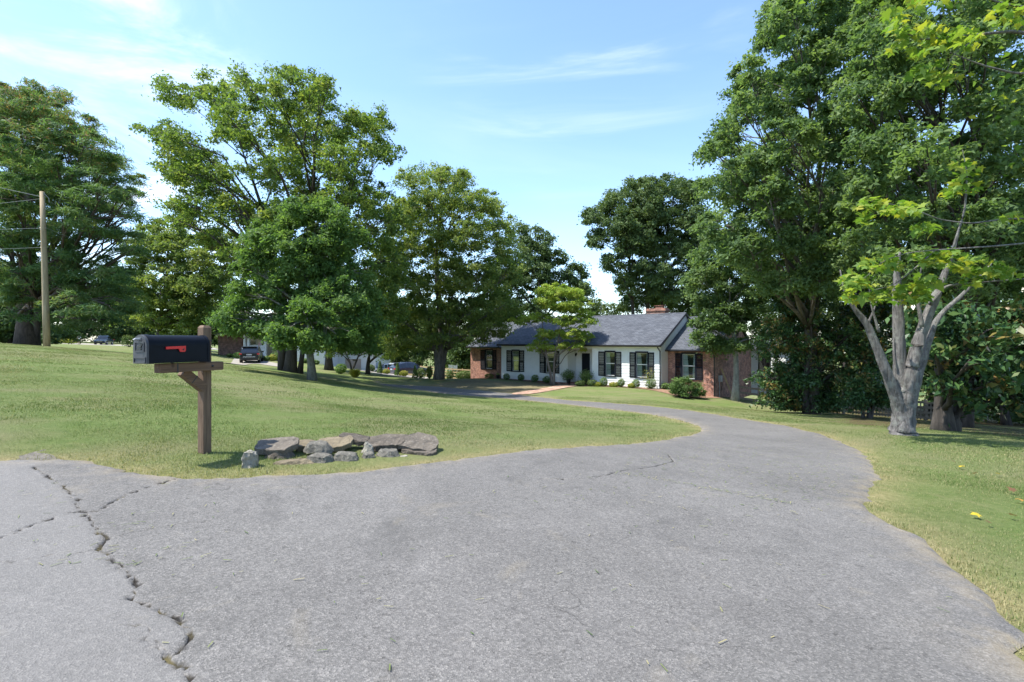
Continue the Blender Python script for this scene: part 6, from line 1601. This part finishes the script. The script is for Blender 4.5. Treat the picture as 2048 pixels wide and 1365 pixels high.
knotty([mp_(1806, 884), mp_(1805, 862), mp_(1806, 835), mp_(1808, 805), mp_(1811, 782), mp_(1813, 768)], [.33, .245, .205, .21, .215, .07], 1, 22, 0.07).build('trunk', B_map, mt, True)
stems_ = [([(1806, 850), (1797, 806), (1775, 752), (1752, 690), (1735, 650), (1712, 622), (1690, 585), (1680, 540)], [.15, .13, .1, .085, .07, .05, .035, .012], -.1),
          ([(1807, 850), (1809, 800), (1801, 740), (1797, 690), (1797, 640), (1795, 590), (1793, 545), (1800, 505)], [.17, .16, .13, .115, .105, .095, .06, .02], .05),
          ([(1808, 850), (1817, 800), (1823, 740), (1835, 690), (1850, 645), (1868, 600), (1890, 548), (1906, 505), (1918, 465)], [.16, .15, .125, .115, .105, .09, .06, .035, .01], -.15),
          ([(1808, 850), (1822, 800), (1840, 740), (1855, 690), (1868, 650), (1885, 625), (1925, 590), (1990, 520)], [.13, .11, .085, .07, .06, .05, .04, .012], .25)]
for i, (pts, rad, dy) in enumerate(stems_):
    knotty([mp_(x, y, dy * min(1, k / 2)) for k, (x, y) in enumerate(pts)], rad, 5 + i, 14, 0.06).build('stem', B_map, mt, True)
br_l = [([(1758, 665), (1742, 610), (1738, 570)], .03, -.1), ([(1735, 650), (1748, 620), (1757, 590)], .03, .1), ([(1845, 655), (1835, 605), (1838, 570), (1845, 520)], .045, -.3),
        ([(1860, 610), (1890, 572), (1950, 566), (2050, 558)], .035, -.5), ([(2120, 480), (2000, 492), (1930, 497), (1880, 500), (1820, 505), (1770, 520), (1725, 560)], .02, -1.2),
        ([(2150, 440), (2020, 437), (1940, 448), (1880, 440), (1830, 420), (1790, 410), (1755, 405)], .018, -1.5), ([(2150, 90), (2030, 62), (1970, 68), (1900, 75), (1840, 80), (1800, 60)], .035, -1.6), ([(2150, 130), (2040, 150), (1960, 130), (1900, 105)], .03, -1.4),
        ([(2100, 20), (2010, 10), (1930, -20)], .03, -1.5), ([(1905, 500), (1930, 420), (1935, 350), (1925, 300)], .025, -.8), ([(1955, 75), (1905, 110), (1890, 150)], .012, -1.6), ([(1870, 500), (1850, 520), (1790, 570), (1730, 585)], .018, -1.1)]
for i, (pts, rad, dy) in enumerate(br_l):
    n = len(pts)
    knotty([mp_(x, y, dy) for x, y in pts], [rad * (1 - 0.75 * k / (n - 1)) if i not in (4, 5, 6, 7, 8) else rad * (1 - 0.75 * k / (n - 1)) for k in range(n)], 20 + i, 7, 0.05).build('branch', B_map, mt, True)
# five-lobed leaf outline
lobe = []
for a, r_ in ((-90, .12), (-52, .42), (-40, .30), (-22, .62), (2, .40), (18, .58), (28, .95), (46, .55), (62, .62), (90, 1.12)):
    lobe.append((r_ * math.cos(R(a)), r_ * math.sin(R(a))))
outl = lobe + [(-x, y) for x, y in reversed(lobe[1:-1])]
def leaf_mesh(seed):
    r = np.random.default_rng(seed); mb = MB()
    cup = r.uniform(-0.1, 0.28)
    vs = [(0, 0.15, 0.0)] + [(x * .5 * r.uniform(.92, 1.08), y * .5 * r.uniform(.92, 1.08), -cup * (x * x + y * y) * .5) for x, y in outl]
    n = len(outl)
    mb.add(vs, [(0, 1 + i, 1 + (i + 1) % n) for i in range(n)])
    me_ = bpy.data.meshes.new('leaf'); me_.from_pydata(mb.v, [], mb.f)
    add_attr(me_, 'var', np.full(len(mb.v), r.random()))
    return me_
M_ml = leaf_mat('big_maple_leaf', pal((0.1, 0.19, 0.032), (0.15, 0.25, 0.045), (0.21, 0.3, 0.055), (0.34, 0.34, 0.05)), 0.5, 0.5)
lm_ = [leaf_mesh(i) for i in range(10)]
for m_ in lm_: m_.materials.append(M_ml)
rl = np.random.default_rng(77)
clus = [(1745, 408, 34, 14, 16, -1.5), (1800, 415, 45, 14, 22, -1.5), (1730, 435, 18, 12, 6, -1.5), (1850, 455, 28, 14, 10, -1.4), (1715, 560, 36, 22, 20, -1.1), (1765, 525, 45, 16, 24, -1.15), (1745, 590, 22, 14, 8, -1.1), (1800, 585, 62, 18, 32, -1.0), (1880, 515, 60, 20, 34, -1.1), (1960, 530, 52, 18, 22, -1.0), (1940, 555, 30, 16, 10, -.9), (1930, 330, 30, 22, 14, -.9), (1925, 370, 36, 18, 12, -.9), (1900, 385, 18, 10, 4, -.9),
        (1790, 40, 28, 28, 16, -1.7), (1850, 75, 50, 30, 26, -1.6), (1920, 75, 45, 24, 18, -1.6), (1880, 145, 40, 30, 18, -1.6), (1830, 130, 22, 26, 8, -1.6), (2015, 30, 38, 26, 14, -1.6), (1780, 95, 10, 10, 3, -1.6), (2025, 432, 18, 8, 5, -1.4), (2010, 545, 36, 14, 10, -1.0), (1700, 590, 24, 12, 8, -1.0), (1850, 560, 40, 16, 12, -1.1), (1850, 0, 40, 14, 8, -1.6)]
more_c = []
for cx_, cy_, rx, ry, n, dy in clus:
    for k in range(int(n * .76)):
        a = rl.uniform(0, 2 * np.pi); q_ = math.sqrt(rl.random())
        p = mp_(cx_ + rx * q_ * math.cos(a), cy_ + ry * q_ * math.sin(a), dy + rl.normal(0, .22))
        o = bpy.data.objects.new('leaf', lm_[rl.integers(0, 10)]); COL.objects.link(o); o.parent = mt
        o.location = p
        o.rotation_euler = Matrix.Rotation(rl.uniform(0, 6.28), 3, 'Z').to_euler() if False else (rl.normal(-0.55, .35), rl.normal(0, .4), rl.uniform(-1.6, 4.7))
        s_ = rl.uniform(.24, .36); o.scale = (s_, s_, s_)
    for k in range(int(n * 2.4)):
        a = rl.uniform(0, 2 * np.pi); q_ = math.sqrt(rl.random())
        more_c.append(mp_(cx_ + rx * 1.05 * q_ * math.cos(a), cy_ + ry * q_ * math.sin(a) + 3, dy + rl.normal(.05, .25)))
mv, mf, mvar = [], [], []
for p in more_c:
    b_m = lm_[rl.integers(0, 10)]; s_ = rl.uniform(.15, .27)
    Mx = Matrix.Translation(p) @ Matrix.LocRotScale(None, __import__('mathutils').Euler((rl.normal(-.55, .35), rl.normal(0, .4), rl.uniform(-1.6, 4.7))), Vector((s_, s_, s_)))
    n0 = len(mv); mv += [tuple(Mx @ v.co) for v in b_m.vertices]; mf += [tuple(i + n0 for i in q_.vertices) for q_ in b_m.polygons]; mvar += [rl.random()] * len(b_m.vertices)
me_ = bpy.data.meshes.new('leaf_mass'); me_.from_pydata(mv, [], mf); add_attr(me_, 'var', np.array(mvar)); link_mesh('leaf_mass', me_, M_ml, mt)['kind'] = 'stuff'
# the rest of its crown, above and right of the picture
r = np.random.default_rng(91)
N = 5200
C = np.concatenate([np.array(mp_(x, y, d)) + r.normal(0, 1, (N // 4, 3)) * np.array(s_) for x, y, d, s_ in ((2000, -170, -.6, (1.6, 1.0, .45)), (2260, 60, -.6, (.8, 1.0, .9)), (2300, 330, -.2, (.6, .9, .7)), (1850, -220, .3, (1.2, .8, .35)))])
nn = r.normal(0, .5, C.shape); nn[:, 2] += .8
quads_mesh('crown', leaf_quads(C, unit(nn), r.uniform(.13, .22, len(C)), r.uniform(.1, .18, len(C)), r, .2), 4, M_ml, mt, r.random(len(C)))['kind'] = 'stuff'

# fallen leaves on the right lawn
M_fall = leaf_mat('fallen_leaf', pal((0.45, 0.33, 0.03), (0.32, 0.18, 0.04), (0.14, 0.075, 0.04), (0.28, 0.21, 0.13)), .2)
fm = [leaf_mesh(40 + i) for i in range(6)]
for m_ in fm: m_.materials.append(M_fall)
fall = [(1956, 1040, .95, 0, 'large bright yellow fallen leaf on the right lawn'), (1923, 939, .9, 0, 'yellow fallen leaf by the shadow on the right lawn'), (1998, 955, .8, 0, 'small yellow fallen leaf in the right lawn shadow'), (2028, 990, 1.0, 3, 'brown curled fallen leaf at the right edge'), (2040, 1008, .9, 1, 'orange fallen leaf at the right picture edge'),
        (1908, 930, .6, 3, 'little pale fallen leaf left of the yellow one'), (1948, 955, .7, 4, 'dry tan fallen leaf in the lawn shadow'), (2026, 1042, .8, 4, 'dry pale fallen leaf right of the large yellow one'), (1980, 1057, .6, 2, 'small red brown fallen leaf below the large yellow one')]
for i, (px, py, s_, k, lab) in enumerate(fall):
    p = G(px, py); me_ = fm[min(k, 5)].copy()
    me_.attributes['var'].data.foreach_set('value', np.full(len(me_.vertices), (0, .33, .66, .66, 1)[k], np.float32))
    o = bpy.data.objects.new('fallen_leaf', me_); COL.objects.link(o); o.location = p + Vector((0, 0, .05)); o.scale = (.13 * s_,) * 3
    o.rotation_euler = (rl.normal(.25, .2), rl.normal(0, .2), rl.uniform(0, 6.28)); tag(o, lab, 'leaf', 'fallen leaves on the right lawn')

# ================================================================ grass blades on the lawn, nearer the camera
M_blade = leaf_mat('grass_blades', pal((0.06, 0.105, 0.024), (0.115, 0.168, 0.045), (0.19, 0.215, 0.09), (0.34, 0.3, 0.16)), 0.3, 0.6)
ASPC = ASPH[::3]
def grass(name, y0, y1, dens, hgt, wid, label, seed, x0=-16, x1=16):
    r = np.random.default_rng(seed)
    n = int((x1 - x0) * (y1 - y0) * dens)
    x = r.uniform(x0, x1, n); y = r.uniform(y0, y1, n)
    k = (np.abs(x) < y * 1.12 + 0.6) & (y > 1.2)
    x, y = x[k], y[k]
    ins_ = inside(ASPH, x, y)
    d = dist_poly(ASPC, x, y)
    k = ~ins_ | ((d < 0.11 * (.5 + .5 * np.sin(x * 9 + y * 7))) & (r.random(len(x)) < 0.5))
    x, y, d, ins_ = x[k], y[k], d[k], ins_[k]
    patch = np.sin(x * 1.7 + 1.3 * np.sin(y * .9)) * np.sin(y * 1.3 + np.sin(x * 1.1)) * .5 + .5
    p2 = np.sin(x * 5.3 + 2 * np.sin(y * 3.1)) * np.sin(y * 4.7 + 1.5 * np.sin(x * 3.3)) * .5 + .5
    bare_ = np.where(inside(BARE, x, y), 1, 0); lit_ = np.where(inside(WOODS, x, y), 1, 0)
    dryf = np.exp(-d / .3)
    keep_ = r.random(len(x)) < (0.6 + .4 * (0.4 * patch + 0.6 * p2)) * (1 - .8 * bare_) * (1 - .75 * lit_) * (1 - .35 * dryf)
    x, y, d, patch, p2, dryf, ins_ = [q_[keep_] for q_ in (x, y, d, patch, p2, dryf, ins_)]
    n = len(x)
    z = H(x, y) - .005
    a = r.uniform(0, 2 * np.pi, n); lean = np.abs(r.normal(.35, .35, n))
    hh = hgt * r.uniform(.5, 1.4, n) * (0.75 + .5 * p2) * (1 + .5 * np.exp(-d / .12)) * np.where(ins_, .6, 1)
    dirn = np.stack([np.cos(a), np.sin(a), 0 * a], 1); per_ = np.stack([-np.sin(a), np.cos(a), 0 * a], 1)
    B0 = np.stack([x, y, z], 1); ww = wid * r.uniform(.7, 1.4, n)
    V = np.empty((n, 3, 3))
    V[:, 0] = B0 - per_ * ww[:, None] * .5; V[:, 1] = B0 + per_ * ww[:, None] * .5
    V[:, 2] = B0 + dirn * (hh * np.sin(np.minimum(lean, 1.3)))[:, None] + np.array([0, 0, 1]) * (hh * np.cos(np.minimum(lean, 1.3)))[:, None]
    var = np.clip(.12 + .38 * r.random(n) + .3 * (1 - patch) + .75 * dryf * (r.random(n) < .75) + .5 * (r.random(n) < .1 + .25 * (np.sin(x * .9 + 2.1 * np.sin(y * .55)) * np.sin(y * .7 + 1.3 * np.sin(x * .6)) > .35)), 0, 1)
    o = quads_mesh(name, V.reshape(-1, 3), 3, M_blade, None, var)
    return tag(o, label, 'grass', kind='stuff')
grass('grass', 1.2, 6.5, 5200, .022, .005, 'short grass beside the near asphalt', 201, -8, 8)
grass('grass', 6.5, 13, 2000, .023, .009, 'short grass on the nearer lawn', 202, -15, 15)
grass('grass', 13, 30, 380, .026, .018, 'short grass on the farther lawn', 203, -32, 32)
# grass clippings and straw strewn over the driveway
r = np.random.default_rng(301)
pts = []
for px, py, sx, sy, n in ((1500, 900, 120, 30, 420), (1650, 930, 60, 30, 160), (1330, 925, 50, 14, 90), (1400, 975, 200, 40, 160), (1000, 1100, 600, 150, 90), (300, 1080, 150, 60, 70), (1560, 965, 60, 30, 140)):
    for k in range(n):
        u, v = r.normal(px, sx), r.normal(py, sy)
        if 0 < u < 2040 and 800 < v < 1360: pts.append((u, v))
for t_ in np.linspace(0, 1, 90): pts.append((1235 + 345 * t_ + r.normal(0, 3), 951 + 62 * t_ ** 1.1 + r.normal(0, 1.5)))
ys = np.array([p[1] for p in pts]); xs = np.array([p[0] for p in pts])
Yd = np.array([G(u, v)[:2] for u, v in pts])
k = inside(ASPH, Yd[:, 0], Yd[:, 1]); Yd = Yd[k]
n = len(Yd); a = r.uniform(0, 6.28, n); L_ = r.uniform(.015, .06, n) ; w_ = r.uniform(.003, .006, n)
z = H(Yd[:, 0], Yd[:, 1]) + .031
Cc = np.stack([Yd[:, 0], Yd[:, 1], z], 1); dr_ = np.stack([np.cos(a), np.sin(a), .1 * r.random(n)], 1); pp = np.stack([-np.sin(a), np.cos(a), 0 * a], 1)
V = np.empty((n, 4, 3)); V[:, 0] = Cc - dr_ * L_[:, None] / 2 - pp * w_[:, None] / 2; V[:, 1] = Cc + dr_ * L_[:, None] / 2 - pp * w_[:, None] / 2; V[:, 2] = Cc + dr_ * L_[:, None] / 2 + pp * w_[:, None] / 2; V[:, 3] = Cc - dr_ * L_[:, None] / 2 + pp * w_[:, None] / 2
tag(quads_mesh('grass_clippings', V.reshape(-1, 3), 4, M_blade, None, np.clip(r.normal(.6, .3, n), 0, 1)), 'dry grass clippings strewn over the driveway', 'clippings', kind='stuff')
